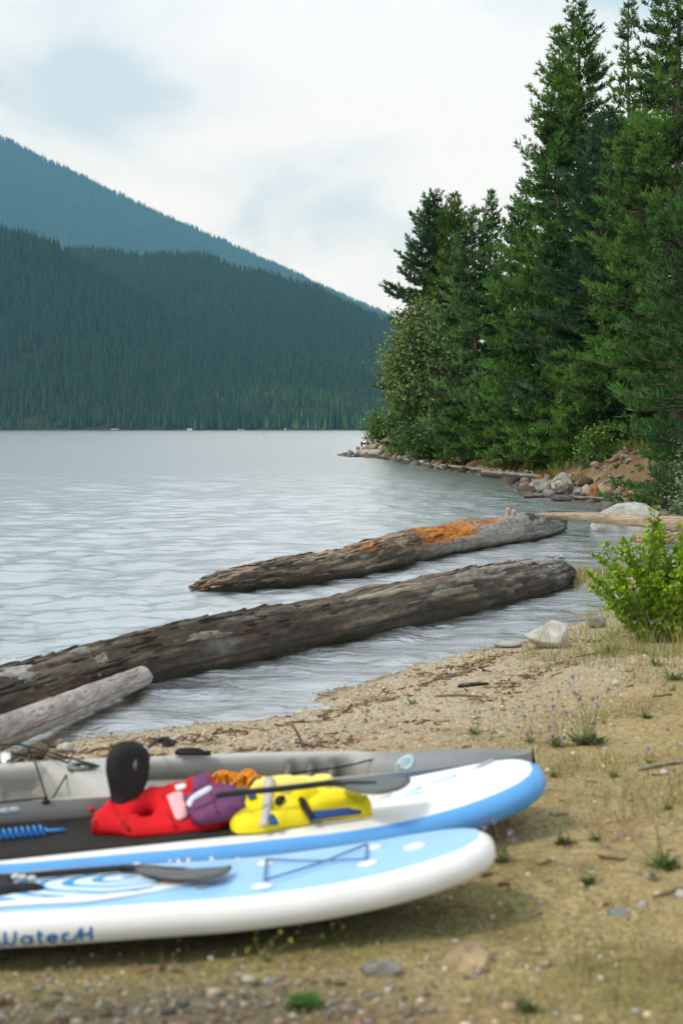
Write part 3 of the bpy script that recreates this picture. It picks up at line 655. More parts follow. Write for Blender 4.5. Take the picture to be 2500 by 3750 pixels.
def paint3(s, a, V, d, st, cyl):
    n = fbm(cyl * np.array([1.6, 1.6, 1.4]), 4, 221); n2 = fbm(cyl * np.array([5, 5, 2.5]), 3, 222)
    c = cmix((0.50, 0.45, 0.42), (0.33, 0.29, 0.27), sstep(-0.3, 0.4, n)); t_ = sstep(0.15, 0.5, n2) * 0.6; c = c * (1 - t_[:, None]) + np.array([0.40, 0.24, 0.13]) * t_[:, None]
    k = sstep(0.45, 0.6, -n2) * 0.7; c = c * (1 - k[:, None]) + np.array([0.16, 0.13, 0.11]) * k[:, None]
    return np.clip(wetline(V, c, -0.02, 0.07), 0.01, 1), None
def paint_tan(s, a, V, d, st, cyl):
    n = fbm(cyl * np.array([2, 2, 1.2]), 4, 231); n2 = fbm(cyl * np.array([5, 5, 2.5]), 3, 232)
    c = cmix((0.42, 0.33, 0.23), (0.27, 0.215, 0.155), sstep(-0.3, 0.4, n)); k = sstep(0.4, 0.6, n2); c = c * (1 - 0.7 * k[:, None]); return np.clip(c, 0.01, 1), None
def paint_dark(s, a, V, d, st, cyl):
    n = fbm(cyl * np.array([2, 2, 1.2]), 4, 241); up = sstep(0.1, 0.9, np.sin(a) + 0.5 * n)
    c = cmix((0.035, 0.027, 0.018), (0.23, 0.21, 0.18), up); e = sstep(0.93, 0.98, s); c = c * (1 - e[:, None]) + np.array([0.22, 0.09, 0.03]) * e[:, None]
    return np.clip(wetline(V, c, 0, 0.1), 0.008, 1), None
def paint_grey(s, a, V, d, st, cyl):
    n = fbm(cyl * np.array([2, 2, 1.2]), 4, 251); return np.clip(cmix(GREY * 1.25, GREY * 0.7, sstep(-0.3, 0.5, n)), 0.01, 1), None

def wl(px, py, ztop, r, back=0.0):             # centre of a log from its waterline at (px, py) and the height of its top
    d = CAM_H * FPX / (py - 1570.0); x = (px - 1250) / FPX * d; return np.array([x, d + r * 0.75, ztop - r])
lg1 = log('driftwood_log', 'grey half sunk log with a rust-coloured rotten hollow and a splintered far-left end', [wl(725, 2172, 0.16, 0.12), wl(820, 2168, 0.27, 0.18), wl(1000, 2148, 0.33, 0.22), wl(1230, 2118, 0.40, 0.26), wl(1500, 2062, 0.55, 0.33), wl(1700, 2020, 0.56, 0.33), wl(1900, 1985, 0.53, 0.31), wl(2048, 1950, 0.43, 0.27)],
          [0.11, 0.18, 0.22, 0.26, 0.30, 0.30, 0.29, 0.26], 301, paint1, 260, 80, 0.27, (1.6, 0.7))
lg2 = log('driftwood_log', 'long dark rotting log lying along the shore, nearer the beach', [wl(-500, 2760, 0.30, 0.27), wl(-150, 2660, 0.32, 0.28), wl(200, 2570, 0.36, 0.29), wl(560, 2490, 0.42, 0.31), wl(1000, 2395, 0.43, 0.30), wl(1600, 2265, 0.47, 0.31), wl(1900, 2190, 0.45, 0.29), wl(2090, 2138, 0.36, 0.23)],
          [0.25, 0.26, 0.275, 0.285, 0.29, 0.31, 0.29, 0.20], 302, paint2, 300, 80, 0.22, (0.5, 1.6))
for k, (s0, s1, a0, a1, cl) in enumerate(((0.165, 0.235, 55, 82, (0.33, 0.32, 0.30)), (0.19, 0.225, 40, 58, (0.27, 0.26, 0.235)), (0.285, 0.325, 62, 84, (0.30, 0.29, 0.265)), (0.31, 0.335, 40, 56, (0.29, 0.27, 0.22)), (0.43, 0.51, 34, 52, (0.21, 0.19, 0.15)), (0.53, 0.60, 58, 78, (0.12, 0.10, 0.08)), (0.61, 0.72, 50, 66, (0.28, 0.235, 0.17)), (0.66, 0.76, 20, 36, (0.20, 0.17, 0.125)), (0.74, 0.86, 56, 74, (0.25, 0.22, 0.175)), (0.80, 0.92, 24, 40, (0.17, 0.155, 0.13)), (0.36, 0.46, 80, 104, (0.11, 0.075, 0.05)), (0.57, 0.68, 84, 106, (0.17, 0.13, 0.09)))):
    plate(lg2, s0, s1, a0, a1, 0.010 + 0.005 * (k % 3), cl, 500 + k)
for k, (s0, s1, a0, a1, cl) in enumerate(((0.03, 0.15, 40, 62, (0.33, 0.31, 0.27)), (0.08, 0.20, 66, 88, (0.24, 0.17, 0.10)), (0.14, 0.27, 20, 38, (0.10, 0.085, 0.07)), (0.22, 0.34, 48, 66, (0.07, 0.055, 0.042)), (0.26, 0.36, 74, 100, (0.20, 0.14, 0.09)), (0.36, 0.44, 40, 70, (0.22, 0.19, 0.15)), (0.86, 0.90, 40, 84, (0.09, 0.08, 0.07)))):
    plate(lg1, s0, s1, a0, a1, 0.016, cl, 520 + k)
for fr, ln in ((0.83, 0.16), (0.845, 0.10)):   # broken branch stubs on top of the half sunk log
    i = int(fr * 259); c0 = lg1['C'][i]; r0 = lg1['R'][i]
    V, F = tube(bez([c0 + [0, 0, r0 * 0.8], c0 + [0.03, 0, r0 + ln * 0.6], c0 + [0.0, 0, r0 + ln]], 6), [0.06, 0.055, 0.05, 0.05, 0.045, 0.02], 8)
    obj('branch_stub', V, F, M_stick, lg1['root'], origin=lg1['org'])
def flakes(lg, n, seed, pal, s_rng=(0.03, 0.97), a_rng=(-10, 175), ln=(0.10, 0.42), splinter=0):
    rng = np.random.default_rng(seed); VV = lg['V']; nl, na = lg['nl'], lg['na']; T_, _, _ = frames(lg['C']); mb = MB()
    for k in range(n + splinter):
        sp_ = k >= n; s = rng.uniform(*s_rng) if not sp_ else rng.uniform(0.01, 0.05); a = rng.uniform(*a_rng); i = int(s * (nl - 1)); j = int(a / 360 * na) % na
        p = VV[i, j]; nn = p - lg['C'][i]; nn /= np.linalg.norm(nn); tt = T_[i]; bb = np.cross(nn, tt); L_ = rng.uniform(*ln) * (1 if not sp_ else 0.7); w = rng.uniform(0.005, 0.016); h = rng.uniform(0.004, 0.014); sh = rng.uniform(-0.12, 0.12)
        if sp_: p = p - tt * rng.uniform(0.0, 0.05); nn = nn * 0.9
        l0 = rng.uniform(-0.006, 0.004); l1 = rng.uniform(-0.006, 0.016); lo, hi = (-L_ / 2, L_ / 2)
        def q(u, v, z): return p + tt * u + bb * (v + sh * u * 0.15) + nn * z
        V = [q(lo, 0, l0), q(lo * .7, -w, l0 - .01), q(lo * .7, w, l0 - .01), q(lo * .6, 0, l0 + h), q(hi * .7, -w * .8, l1 - .01), q(hi * .7, w * .8, l1 - .01), q(hi * .6, 0, l1 + h), q(hi, 0, l1 + h * .3)]
        mb.add(V, [(0, 1, 3), (0, 3, 2), (1, 4, 6, 3), (3, 6, 5, 2), (4, 7, 6), (6, 7, 5)], np.clip(np.array(pal[rng.integers(len(pal))]) * rng.uniform(0.7, 1.25), 0.01, 0.6))
    mb.build('bark_flakes', M_flake, lg['root'], smooth=False, origin=lg['org'])['kind'] = 'stuff'
M_flake = tinted('loose bark', 0.85, 0.2, 0, 0.3, 30.0)
PAL_D = [(0.035, 0.028, 0.02), (0.06, 0.048, 0.035), (0.05, 0.035, 0.022), (0.10, 0.08, 0.06), (0.17, 0.14, 0.105), (0.24, 0.22, 0.185)]; PAL_G = [(0.30, 0.28, 0.245), (0.25, 0.21, 0.16), (0.12, 0.10, 0.08), (0.055, 0.045, 0.035), (0.34, 0.27, 0.18), (0.20, 0.18, 0.155)]
flakes(lg2, 260, 551, PAL_D[:5], (0.06, 0.62), (18, 170)); flakes(lg2, 190, 552, PAL_G[1:4] + PAL_G[5:], (0.55, 0.97), (22, 165))
flakes(lg1, 260, 553, PAL_G + PAL_D[:3] + [(0.30, 0.13, 0.04)], (0.02, 0.52), splinter=60); flakes(lg1, 70, 554, [(0.40, 0.16, 0.03), (0.16, 0.055, 0.018), (0.28, 0.10, 0.025), (0.46, 0.24, 0.09)], (0.42, 0.60), (14, 98), (0.04, 0.18)); flakes(lg1, 60, 555, PAL_D, (0.84, 0.99), ln=(0.05, 0.18))
lg3 = log('driftwood_log', 'short pale barkless log at the left edge, in front of the dark one', [(-2.66, 7.55, 0.32), (-2.36, 8.6, 0.24), (-2.06, 10.2, 0.16), (-1.66, 12.0, 0.11)], [0.115, 0.112, 0.105, 0.085], 303, paint3, 110, 40, 0.07, (0.3, 0.9), detail=0.7)
lg4 = log('driftwood_pole', 'slender tan barkless pole resting on the half sunk log and reaching to the right bank', [at_y(1945, 1888, 29.0), at_y(2120, 1893, 28.4), at_y(2300, 1905, 27.6), at_y(2480, 1915, 26.8), at_y(2640, 1925, 26.2)], [0.05, 0.09, 0.12, 0.125, 0.13], 304, paint_tan, 90, 28, 0.10, (1.2, 0.3), cat='pole')
def px_log(name, label, p0, p1, thick, seed, paint, ends=(0.4, 0.4), lift=0.0, cat='log', nl=50, na=22, rough=0.16):
    a = ground_hit(*p0); b = ground_hit(*p1); d = (a[1] + b[1]) / 2; r = thick * d / FPX / 2
    a = a + [0, r * 0.6, r * 0.75 + lift]; b = b + [0, r * 0.6, r * 0.75 + lift]
    m = (a + b) / 2 + [0, 0, 0.08 * r]
    return log(name, label, [a, m, b], [r, r * 1.05, r * 0.92], seed, paint, nl, na, rough, ends, cat=cat)
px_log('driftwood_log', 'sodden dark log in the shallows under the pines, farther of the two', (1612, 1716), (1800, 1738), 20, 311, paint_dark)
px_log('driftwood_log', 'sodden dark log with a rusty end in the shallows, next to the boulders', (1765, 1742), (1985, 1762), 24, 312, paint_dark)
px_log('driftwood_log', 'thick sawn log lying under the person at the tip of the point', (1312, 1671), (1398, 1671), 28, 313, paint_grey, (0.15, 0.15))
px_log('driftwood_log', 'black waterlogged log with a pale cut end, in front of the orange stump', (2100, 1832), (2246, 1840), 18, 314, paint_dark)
def stick_px(name, label, p0, p1, thick, seed, paint=paint_grey, z0=0.0, z1=0.0, cat='driftwood', group=None):
    a = ground_hit(*p0) + [0, 0, z0]; b0 = ground_hit(*p1); b = at_y(p1[0], p1[1], a[1]) if z1 == 'up' else b0 + [0, 0, z1]
    r = thick * a[1] / FPX / 2; rng = np.random.default_rng(seed); m = (a + b) / 2 + rng.normal(size=3) * 0.04 * np.linalg.norm(b - a)
    if z1 != 'up': m[2] = (a[2] + b[2]) / 2 + r
    return log(name, label, [a + [0, 0, r * .6], m, b + [0, 0, r * .5]], [r, r * 0.95, r * 0.6], seed, paint, 26, 12, 0.14, (0.4, 0.8), cat=cat, group=group)
stick_px('driftwood_branch', 'bleached branch leaning on the earth bank behind the boulders', (2148, 1815), (2277, 1742), 13, 321, paint_grey)
stick_px('driftwood_branch', 'pale bent stick on the sand at the right edge', (2335, 2822), (2530, 2792), 17, 322, lambda s, a, V, d, st, cyl: (np.tile(np.array([0.50, 0.45, 0.34]), (len(s), 1)), None))
stick_px('driftwood_branch', 'short brown stick poking up from the gravel behind the kayak', (1108, 2735), (1072, 2662), 12, 323, paint_tan, z1='up')
stick_px('driftwood_branch', 'brown twig lying along the high water line, longest', (1590, 2553), (1790, 2556), 10, 324, paint_tan)
stick_px('driftwood_branch', 'brown twig by the tangle of drift near the waterline', (1590, 2492), (1700, 2472), 10, 325, paint_tan)
stick_px('driftwood_branch', 'dark curved stick under the clump of drift debris', (1675, 2518), (1790, 2508), 17, 326, paint_dark)
stick_px('driftwood_branch', 'tangled black root lying in the shallows beyond the half sunk log', (1555, 1706), (1625, 1722), 14, 327, paint_dark)
stick_px('driftwood_branch', 'yellowed stick at the right edge of the sand', (2390, 3290), (2540, 3245), 14, 328, paint_tan)

# ------------------------------------------------------------------ rocks
RK = dict(grey=((0.24, 0.235, 0.21), (0.13, 0.125, 0.11)), dark=((0.10, 0.092, 0.075), (0.05, 0.046, 0.04)), pale=((0.43, 0.43, 0.40), (0.30, 0.30, 0.285)), tan=((0.36, 0.27, 0.16), (0.24, 0.17, 0.10)),
          blue=((0.23, 0.26, 0.27), (0.15, 0.17, 0.18)), white=((0.52, 0.51, 0.46), (0.40, 0.39, 0.35)), brown=((0.15, 0.10, 0.06), (0.08, 0.055, 0.035)), red=((0.20, 0.11, 0.075), (0.11, 0.07, 0.05)))
def rock_mesh(sx, sy, sz, seed, kind, sub=3, flat=6, lich=0.0, z0=0.0):
    V, F = ico(sub); rng = np.random.default_rng(seed)
    for k in range(flat):
        n = rng.normal(size=3); n[2] = abs(n[2]) * 0.8; n /= np.linalg.norm(n); cc = rng.uniform(0.55, 0.85)
        dd = V @ n - cc; V = V - np.clip(dd, 0, None)[:, None] * n
    V = V * (1 + 0.16 * fbm(V * 1.3 + seed, 3, seed) + 0.05 * fbm(V * 5 + seed, 3, seed + 1))[:, None]
    mx = V.max(0); mn = V.min(0); V = (V - (mx + mn) / 2) / ((mx - mn) / 2)
    V = V * np.array([sx, sy, sz])
    c0, c1 = RK[kind]; n = fbm(V / max(sx, sz) * 2.5 + seed, 4, seed + 2)
    c = cmix(c0, c1, sstep(-0.3, 0.4, n))
    if lich: m = sstep(0.25, 0.4, fbm(V / max(sx, sz) * 4 + seed, 4, seed + 4)) * lich; c = c * (1 - m[:, None]) + np.array([0.50, 0.46, 0.30]) * m[:, None]
    return V, F, c
def rock(label, px, py, w, h, kind, seed, depth=0.8, embed=0.18, sub=3, flat=6, name='boulder', lich=0.0, tilt=0.0, group=None, dist=None, zb=None):
    P = ground_hit(px, py) if dist is None else at_y(px, py, dist)
    k = P[1] / FPX; sx = w * k / 2; sz = h * k / 2 * (1 + embed); sy = sx * depth
    V, F, c = rock_mesh(sx, sy, sz, seed, kind, sub, flat, lich)
    cz = P[2] + sz * (1 - 2 * embed / (1 + embed)) if zb is None else zb
    if tilt: a = RAD(tilt); V = V @ np.array([[math.cos(a), 0, math.sin(a)], [0, 1, 0], [-math.sin(a), 0, math.cos(a)]])
    base = P[1] + sy * 0.8
    if P[2] < 0.12:                            # dark wet foot where the stone meets the lake
        wz = sstep(0.10, 0.0, V[:, 2] + cz); c = c * (1 - 0.7 * wz[:, None])
    o = obj(name, V, F, M_rock, None, np.clip(c, 0.01, 1)); o.location = (P[0], base, cz)
    return tag(o, label, 'rock', group)
R_ = rock
rock('round grey boulder with pale lichen, biggest of the pile below the earth bank', 2061, 1808, 84, 78, 'grey', 601, lich=0.7, sub=4)
rock('slanting grey boulder on the lake side of the biggest lichened one', 1992, 1803, 68, 46, 'grey', 602, lich=0.3, sub=4)
rock('small pointed grey stone in front of the slanting boulder', 2007, 1822, 48, 30, 'grey', 603)
rock('low dark stone in front of the biggest lichened boulder', 2042, 1811, 58, 22, 'dark', 604)
rock('grey stone between the biggest boulder and the orange stump', 2119, 1813, 44, 27, 'grey', 605, lich=0.3)
rock('cream stone beside the orange stump on the earth bank', 2214, 1812, 52, 42, 'tan', 606, lich=0.5)
rock('flat wet slab awash in front of the boulder pile', 2057, 1836, 84, 20, 'dark', 607)
rock('reddish slab just awash, farthest out from the boulder pile', 1954, 1823, 74, 14, 'red', 608)
rock('small grey stone behind the slanting boulder, upper one', 2003, 1754, 32, 17, 'grey', 609)
rock('flat grey stone behind the slanting boulder, lower one', 2006, 1763, 30, 10, 'grey', 610)
rock('long tan slab tilted on the earth bank under the hanging pine', 2342, 1820, 74, 30, 'tan', 611, tilt=-14, lich=0.3)
rock('small pale stone at the foot of the hanging pine', 2388, 1830, 22, 18, 'pale', 612)
rock('grey stone at the waterline between the white block and the bush', 2215, 2002, 40, 26, 'blue', 614, dist=24)
rock('tan stone half hidden behind the top of the bright bush', 2345, 1985, 70, 34, 'tan', 615, dist=23)
rock('pinkish stone behind the right side of the bright bush', 2440, 1985, 70, 40, 'tan', 616, dist=22)
# the big pale block, a squared mass with a flat top, behind the pole
P = at_y(2292, 1956, 30.6); k = P[1] / FPX
b = bmesh.new()
prof = [(-0.79, 0), (-0.78, 0.34), (-0.62, 0.54), (-0.2, 0.76), (0.16, 0.83), (0.42, 0.78), (0.66, 0.62), (0.80, 0.36), (0.82, 0.0)]
fv = [b.verts.new((x, -0.45 + 0.25 * z, z - 0.15)) for x, z in prof]; b.faces.new(fv)
r_ = bmesh.ops.extrude_face_region(b, geom=b.faces[:]); bmesh.ops.translate(b, vec=(0.12, 1.1, 0.0), verts=[g for g in r_['geom'] if isinstance(g, bmesh.types.BMVert)])
bmesh.ops.bevel(b, geom=b.edges[:], offset=0.035, segments=2, affect='EDGES'); bmesh.ops.triangulate(b, faces=b.faces[:]); bmesh.ops.subdivide_edges(b, edges=b.edges[:], cuts=5, use_grid_fill=True)
bmesh.ops.recalc_face_normals(b, faces=b.faces[:])
V = np.array([v.co[:] for v in b.verts]); F = [tuple(v.index for v in f.verts) for f in b.faces]; b.free()
V = V + 0.035 * np.stack([fbm(V * 3, 4, 71), fbm(V * 3, 4, 72), fbm(V * 3, 4, 73)], 1)
n = fbm(V * 2.2, 4, 74); c = cmix((0.40, 0.42, 0.385), (0.29, 0.31, 0.28), sstep(-0.3, 0.4, n)); sp = sstep(0.42, 0.5, fbm(V * 9, 2, 75)); c = c * (1 - 0.6 * sp[:, None])
c = c * (1 - 0.75 * sstep(0.06, 0.0, V[:, 2] + P[2])[:, None])
o = obj('boulder', V, F, M_rock, None, c); o.location = (P[0], P[1], P[2]); tag(o, 'huge pale grey block of rock standing in the water behind the slender pole', 'rock')
rock('whitish angular rock at the edge of the inlet below the bright bush', 2012, 2378, 176, 104, 'white', 626, depth=0.8, sub=4, flat=16, embed=0.12, tilt=-10)
rock('thin pale slab at the waterline beside the whitish angular rock', 1862, 2374, 106, 24, 'white', 621, depth=0.6)
rock('bluish grey stone in the grass under the left of the bright bush', 2187, 2300, 70, 46, 'blue', 622)
rock('dark brown stone by the end of the pale log', 143, 2786, 84, 62, 'brown', 623)
rock('pale pinkish stone behind the dark brown one', 200, 2742, 70, 32, 'tan', 624, lich=0.3)
rock('tan stone beside the dark brown one', 186, 2786, 54, 44, 'tan', 625)
rock('small whitish stone at the water edge by the pale log', 236, 2758, 66, 36, 'white', 626)
rock('brown stone sunk between the dark log and the pale log', 150, 2605, 150, 46, 'brown', 627)
rock('flat pinkish slab on the gravel left of the kayak seat', 385, 2772, 76, 20, 'tan', 628, depth=0.6)
rock('flat pale slab on the gravel right of the kayak seat', 575, 2770, 80, 18, 'tan', 629, depth=0.6, lich=0.4)
rock('ochre boulder sunk in the sand in front of the boards', 1722, 3560, 210, 74, 'tan', 630, depth=1.2, sub=4, flat=10, embed=1.4, lich=0.3)
rock('flat grey stone lying in front of the near board', 1398, 3582, 150, 52, 'grey', 631, depth=0.6, flat=9, lich=0.3)
rock('flat bluish stone half sunk near the right edge', 2268, 3358, 84, 24, 'blue', 632, depth=0.6)
rock('little pale stone right of the flat bluish one', 2352, 3334, 40, 34, 'pale', 633)
rock('white stone at the right edge by the yellowed stick', 2496, 3292, 48, 34, 'white', 634)
rock('pale yellow stone under the pale bent stick', 2432, 2840, 34, 22, 'white', 635)
rock('small whitish stone in the grass left of the bush', 2255, 2512, 30, 22, 'white', 636)
rock('cream stone right of the ochre boulder', 1995, 3545, 58, 34, 'tan', 637, lich=0.5)
rock('cream stone in the foreground corner, lower right of the flat grey one', 1545, 3655, 64, 34, 'tan', 638)
rock('bluish pebble in the gravel below the near board', 990, 3612, 44, 30, 'blue', 639)
PT = [(1264, 1671, 22, 14, 'dark'), (1283, 1673, 30, 26, 'grey'), (1297, 1674, 22, 11, 'grey'), (1345, 1646, 52, 19, 'pale'), (1371, 1646, 38, 22, 'tan'), (1370, 1615, 24, 16, 'tan'), (1391, 1608, 30, 15, 'pale'), (1406, 1596, 15, 15, 'pale'), (1383, 1620, 32, 12, 'grey'),
      (1356, 1630, 18, 13, 'tan'), (1386, 1633, 24, 14, 'blue'), (1405, 1634, 20, 14, 'tan'), (1393, 1641, 14, 9, 'white'), (1310, 1646, 16, 13, 'grey'), (1407, 1677, 32, 20, 'grey'), (1427, 1669, 26, 14, 'grey'), (1428, 1677, 16, 10, 'grey'), (1444, 1681, 16, 14, 'tan'), (1435, 1683, 22, 11, 'dark'),
      (1495, 1685, 40, 28, 'grey'), (1502, 1692, 26, 18, 'blue'), (1521, 1699, 30, 16, 'brown'), (1468, 1648, 9, 13, 'pale'), (1545, 1700, 24, 14, 'pale'), (1461, 1684, 22, 10, 'grey'), (1640, 1712, 40, 22, 'brown'), (1655, 1706, 26, 16, 'pale'), (1700, 1722, 36, 16, 'grey'), (1830, 1738, 24, 20, 'tan'), (1858, 1742, 22, 22, 'grey'), (1950, 1742, 24, 22, 'pale')]
adj = {'pale': 'pale', 'grey': 'grey', 'tan': 'tan', 'dark': 'dark', 'blue': 'bluish', 'white': 'white', 'brown': 'brown'}
whr = ['at the outermost tip of the point', 'next to the sawn log on its lake side', 'awash at the tip of the point', 'broad and flat, seat of the person', 'humped, right beside the person', 'round, near the top of the point', 'under the hanging bush, highest row', 'half in the leaves of the hanging bush', 'long, in the middle of the point',
       'behind the back of the person', 'squarish, in the middle row of the point', 'at the head of the dirt slope', 'small and bright, above the sawn log', 'left of the feet of the person', 'leaning, at the right end of the sawn log', 'round, at the foot of the dirt slope', 'small, below the round one at the foot of the slope', 'small, among the stones at the foot of the slope', 'wet, lowest at the foot of the slope',
       'biggest one past the dirt slope', 'flat-faced, below the biggest past the slope', 'at the waterline before the tangled root', 'upright, alone on the dirt slope', 'low, beside the brown one before the tangled root', 'low, between the dirt slope and the biggest one', 'long, above the sodden logs', 'leaning, above the sodden logs', 'half under the blue-green pine', 'in the grass behind the sodden logs', 'pointed, behind the rusty log end', 'upright, over the rusty log end']
for i, ((px, py, w, h, kd), wt_) in enumerate(zip(PT, whr)):
    rock(f'{adj[kd]} shore stone {wt_}', px, py, w, h, kd, 660 + i, depth=0.9, sub=2 if w < 28 else 3, group='stones along the point')
# orange stump standing on the earth bank, and the sawn butt behind the person
def stump(label, px, py, w, h, seed):
    P = ground_hit(px, py); k = P[1] / FPX; r = w * k / 2; H = h * k
    def pt(s, a, V, d, st, cyl):
        n = fbm(cyl * np.array([3, 3, 1]), 4, seed); return cmix((0.34, 0.155, 0.045), (0.12, 0.055, 0.02), sstep(-0.2, 0.4, n)), None
    log('stump', label, [P + [0, r, -0.1], P + [r * 0.1, r, H * 0.5], P + [r * 0.25, r, H]], [r * 1.1, r * 0.95, r * 0.7], seed, pt, 40, 24, 0.22, (0.1, 0.8), cat='stump')
stump('orange-brown broken stump standing upright by the dark waterlogged log', 2176, 1832, 38, 54, 341)
stump('little orange butt of a cut log among the stones behind the person', 1347, 1631, 12, 16, 342)

# ------------------------------------------------------------------ gravel, rubble, drift, grass (nobody could count these)
def scatter_ground(n, ylo, yhi, seed, xlo=-17, xhi=17, power=1.0):
    r = np.random.default_rng(seed); y = lerp(ylo, yhi, r.random(n) ** power); a = np.radians(r.uniform(xlo, xhi, n)); x = y * np.tan(a); s = sdist(x, y); return x, y, s, r
def pebbles(name, label, x, y, size, cols, seed, sink=0.3):
    V0, F0 = ico(1); V0 = V0[:]; r = np.random.default_rng(seed); n = len(x); z = hgt(x, y)
    k = len(V0); sc = size[:, None] * r.uniform(0.6, 1.25, (n, 3)) * np.array([1, 1, 0.62])
    an = r.uniform(0, 6.28, n); ca, sa = np.cos(an), np.sin(an)
    v = V0[None] * (1 + 0.22 * r.normal(size=(n, k, 1)).clip(-1.4, 1.4)) * sc[:, None]
    v = np.stack([v[:, :, 0] * ca[:, None] - v[:, :, 1] * sa[:, None], v[:, :, 0] * sa[:, None] + v[:, :, 1] * ca[:, None], v[:, :, 2]], -1)
    v += np.stack([x, y, z + sc[:, 2] * (1 - 2 * sink)], 1)[:, None]
    F = (F0[None] + (np.arange(n) * k)[:, None, None]).reshape(-1, 3)
    tag(obj(name, v.reshape(-1, 3), F, M_pebble, None, np.repeat(cols, k, 0), smooth=False), label, name, kind='stuff')
PC = np.array([(0.42, 0.36, 0.26), (0.30, 0.26, 0.19), (0.50, 0.46, 0.38), (0.34, 0.22, 0.13), (0.24, 0.24, 0.22), (0.55, 0.42, 0.29), (0.40, 0.40, 0.36), (0.20, 0.14, 0.085)])
x, y, s, r = scatter_ground(60000, 3.6, 15, 71)
pr = np.clip(sstep(3.2, 1.0, s), 0, 1) * 0.8 + 0.10 + 0.75 * sstep(5.3, 4.5, y) * sstep(0.9, -0.3, x); ok = (s > -0.25) & (r.random(len(x)) < pr); x, y = x[ok], y[ok]
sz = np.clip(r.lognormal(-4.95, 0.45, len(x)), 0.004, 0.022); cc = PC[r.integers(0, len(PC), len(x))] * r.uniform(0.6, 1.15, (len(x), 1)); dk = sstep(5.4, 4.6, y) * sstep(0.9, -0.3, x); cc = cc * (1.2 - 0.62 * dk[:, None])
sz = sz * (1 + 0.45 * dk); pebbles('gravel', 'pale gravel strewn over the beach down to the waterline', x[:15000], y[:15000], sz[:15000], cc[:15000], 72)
x, y, s, r = scatter_ground(40000, 30, 118, 73, -1, 15, 0.8); ok = (s > -0.6) & (s < 4.2) & (r.random(len(x)) < 0.10 + 0.8 * (s < 0.8) + 0.45 * ((y > 44) & (y < 55))); x, y, s = x[ok][:1900], y[ok][:1900], s[ok][:1900]
sz = np.clip(r.lognormal(-2.6, 0.55, len(x)), 0.03, 0.30) * (1 + y / 120) * 0.8; cc = PC[r.integers(0, len(PC), len(x))] * r.uniform(0.3, 0.75, (len(x), 1)); cc[s < 0.2] *= 0.45
pebbles('rubble', 'stones and rubble along the foot of the wooded bank', x, y, sz, cc, 74)
def blades(name, label, x, y, hgt_, wid, cols, seed, lean=0.5, m=1, zoff=0.0):
    r = np.random.default_rng(seed); x = np.repeat(x, m) + r.normal(size=len(x) * m) * 0.02 * (m > 1); y = np.repeat(y, m) + r.normal(size=len(y) * m) * 0.02 * (m > 1); h = np.repeat(hgt_, m) * r.uniform(0.6, 1.2, len(x)); c = np.repeat(cols, m, 0)
    z = hgt(x, y) - 0.01; n = len(x); a = r.uniform(0, 6.28, n); le = r.uniform(0.1, 1, n) * lean
    dx = np.cos(a) * le * h; dy = np.sin(a) * le * h; w = wid * r.uniform(0.6, 1.2, n); b = a + 1.57 + r.normal(size=n) * 0.5
    wx_, wy_ = np.cos(b) * w, np.sin(b) * w
    V = np.stack([np.stack([x - wx_, y - wy_, z], 1), np.stack([x + wx_, y + wy_, z], 1), np.stack([x + dx * 0.4 + wx_ * 0.7, y + dy * 0.4 + wy_ * 0.7, z + h * 0.6], 1), np.stack([x + dx * 0.4 - wx_ * 0.7, y + dy * 0.4 - wy_ * 0.7, z + h * 0.6], 1), np.stack([x + dx, y + dy, z + h * 0.97], 1)], 1).reshape(-1, 3)
    o5 = np.arange(n) * 5; F = np.concatenate([np.stack([o5, o5 + 1, o5 + 2], 1), np.stack([o5, o5 + 2, o5 + 3], 1), np.stack([o5 + 3, o5 + 2, o5 + 4], 1)])
    return tag(obj(name, V, F, M_grass, None, np.repeat(c, 5, 0), smooth=False), label, 'grass', kind='stuff')
DRY = np.array([(0.42, 0.33, 0.15), (0.34, 0.28, 0.11), (0.26, 0.26, 0.08), (0.16, 0.21, 0.05)])
x, y, s, r = scatter_ground(70000, 3.8, 14.5, 75); g = fbm(np.stack([x, y, 0 * x], 1) * 1.1, 3, 76)
right = sstep(0.2, 1.6, x - 0.10 * (y - 6))
ok = (s > 1.1) & (r.random(len(x)) < sstep(-0.25, 0.4, g) * (0.06 + 0.94 * right)); x, y = x[ok][:17000], y[ok][:17000]
blades('grass', 'short sparse dry grass and moss on the sand', x, y, 0.012 + 0.065 * r.random(len(x)) ** 1.6, 0.0024, DRY[r.integers(0, 4, len(x))] * r.uniform(0.7, 1.1, (len(x), 1)), 77, 0.9, 2)
# taller dry grass round the bush, on the spit, and along the bank
P1 = []; r = np.random.default_rng(78)
for px, py, sx, sy, n in ((2210, 2330, 0.32, 0.3, 170), (2330, 2400, 0.5, 0.4, 240), (2100, 2400, 0.35, 0.3, 70), (2440, 2400, 0.4, 0.35, 200), (2260, 2260, 0.2, 0.25, 110), (1980, 2420, 0.3, 0.2, 24)):
    q = ground_hit(px, py); P1.append(np.stack([q[0] + r.normal(size=n) * sx, q[1] + r.normal(size=n) * sy], 1))
P1 = np.concatenate(P1); P1 = P1[sdist(P1[:, 0], P1[:, 1]) > 0.15]
blades('grass', 'tall straw-coloured grass round the foot of the bright bush', P1[:, 0], P1[:, 1], 0.06 + 0.36 * r.random(len(P1)) ** 1.8, 0.0026, np.array([(0.42, 0.34, 0.13), (0.34, 0.33, 0.09), (0.20, 0.28, 0.05)])[r.integers(0, 3, len(P1))] * r.uniform(0.8, 1.1, (len(P1), 1)), 79, 1.0, 2)
q = np.array([3.45, 20.2]); n = 900; P1 = q + r.normal(size=(n, 2)) * np.array([0.45, 0.9]); P1 = P1[sdist(P1[:, 0], P1[:, 1]) > -0.05]
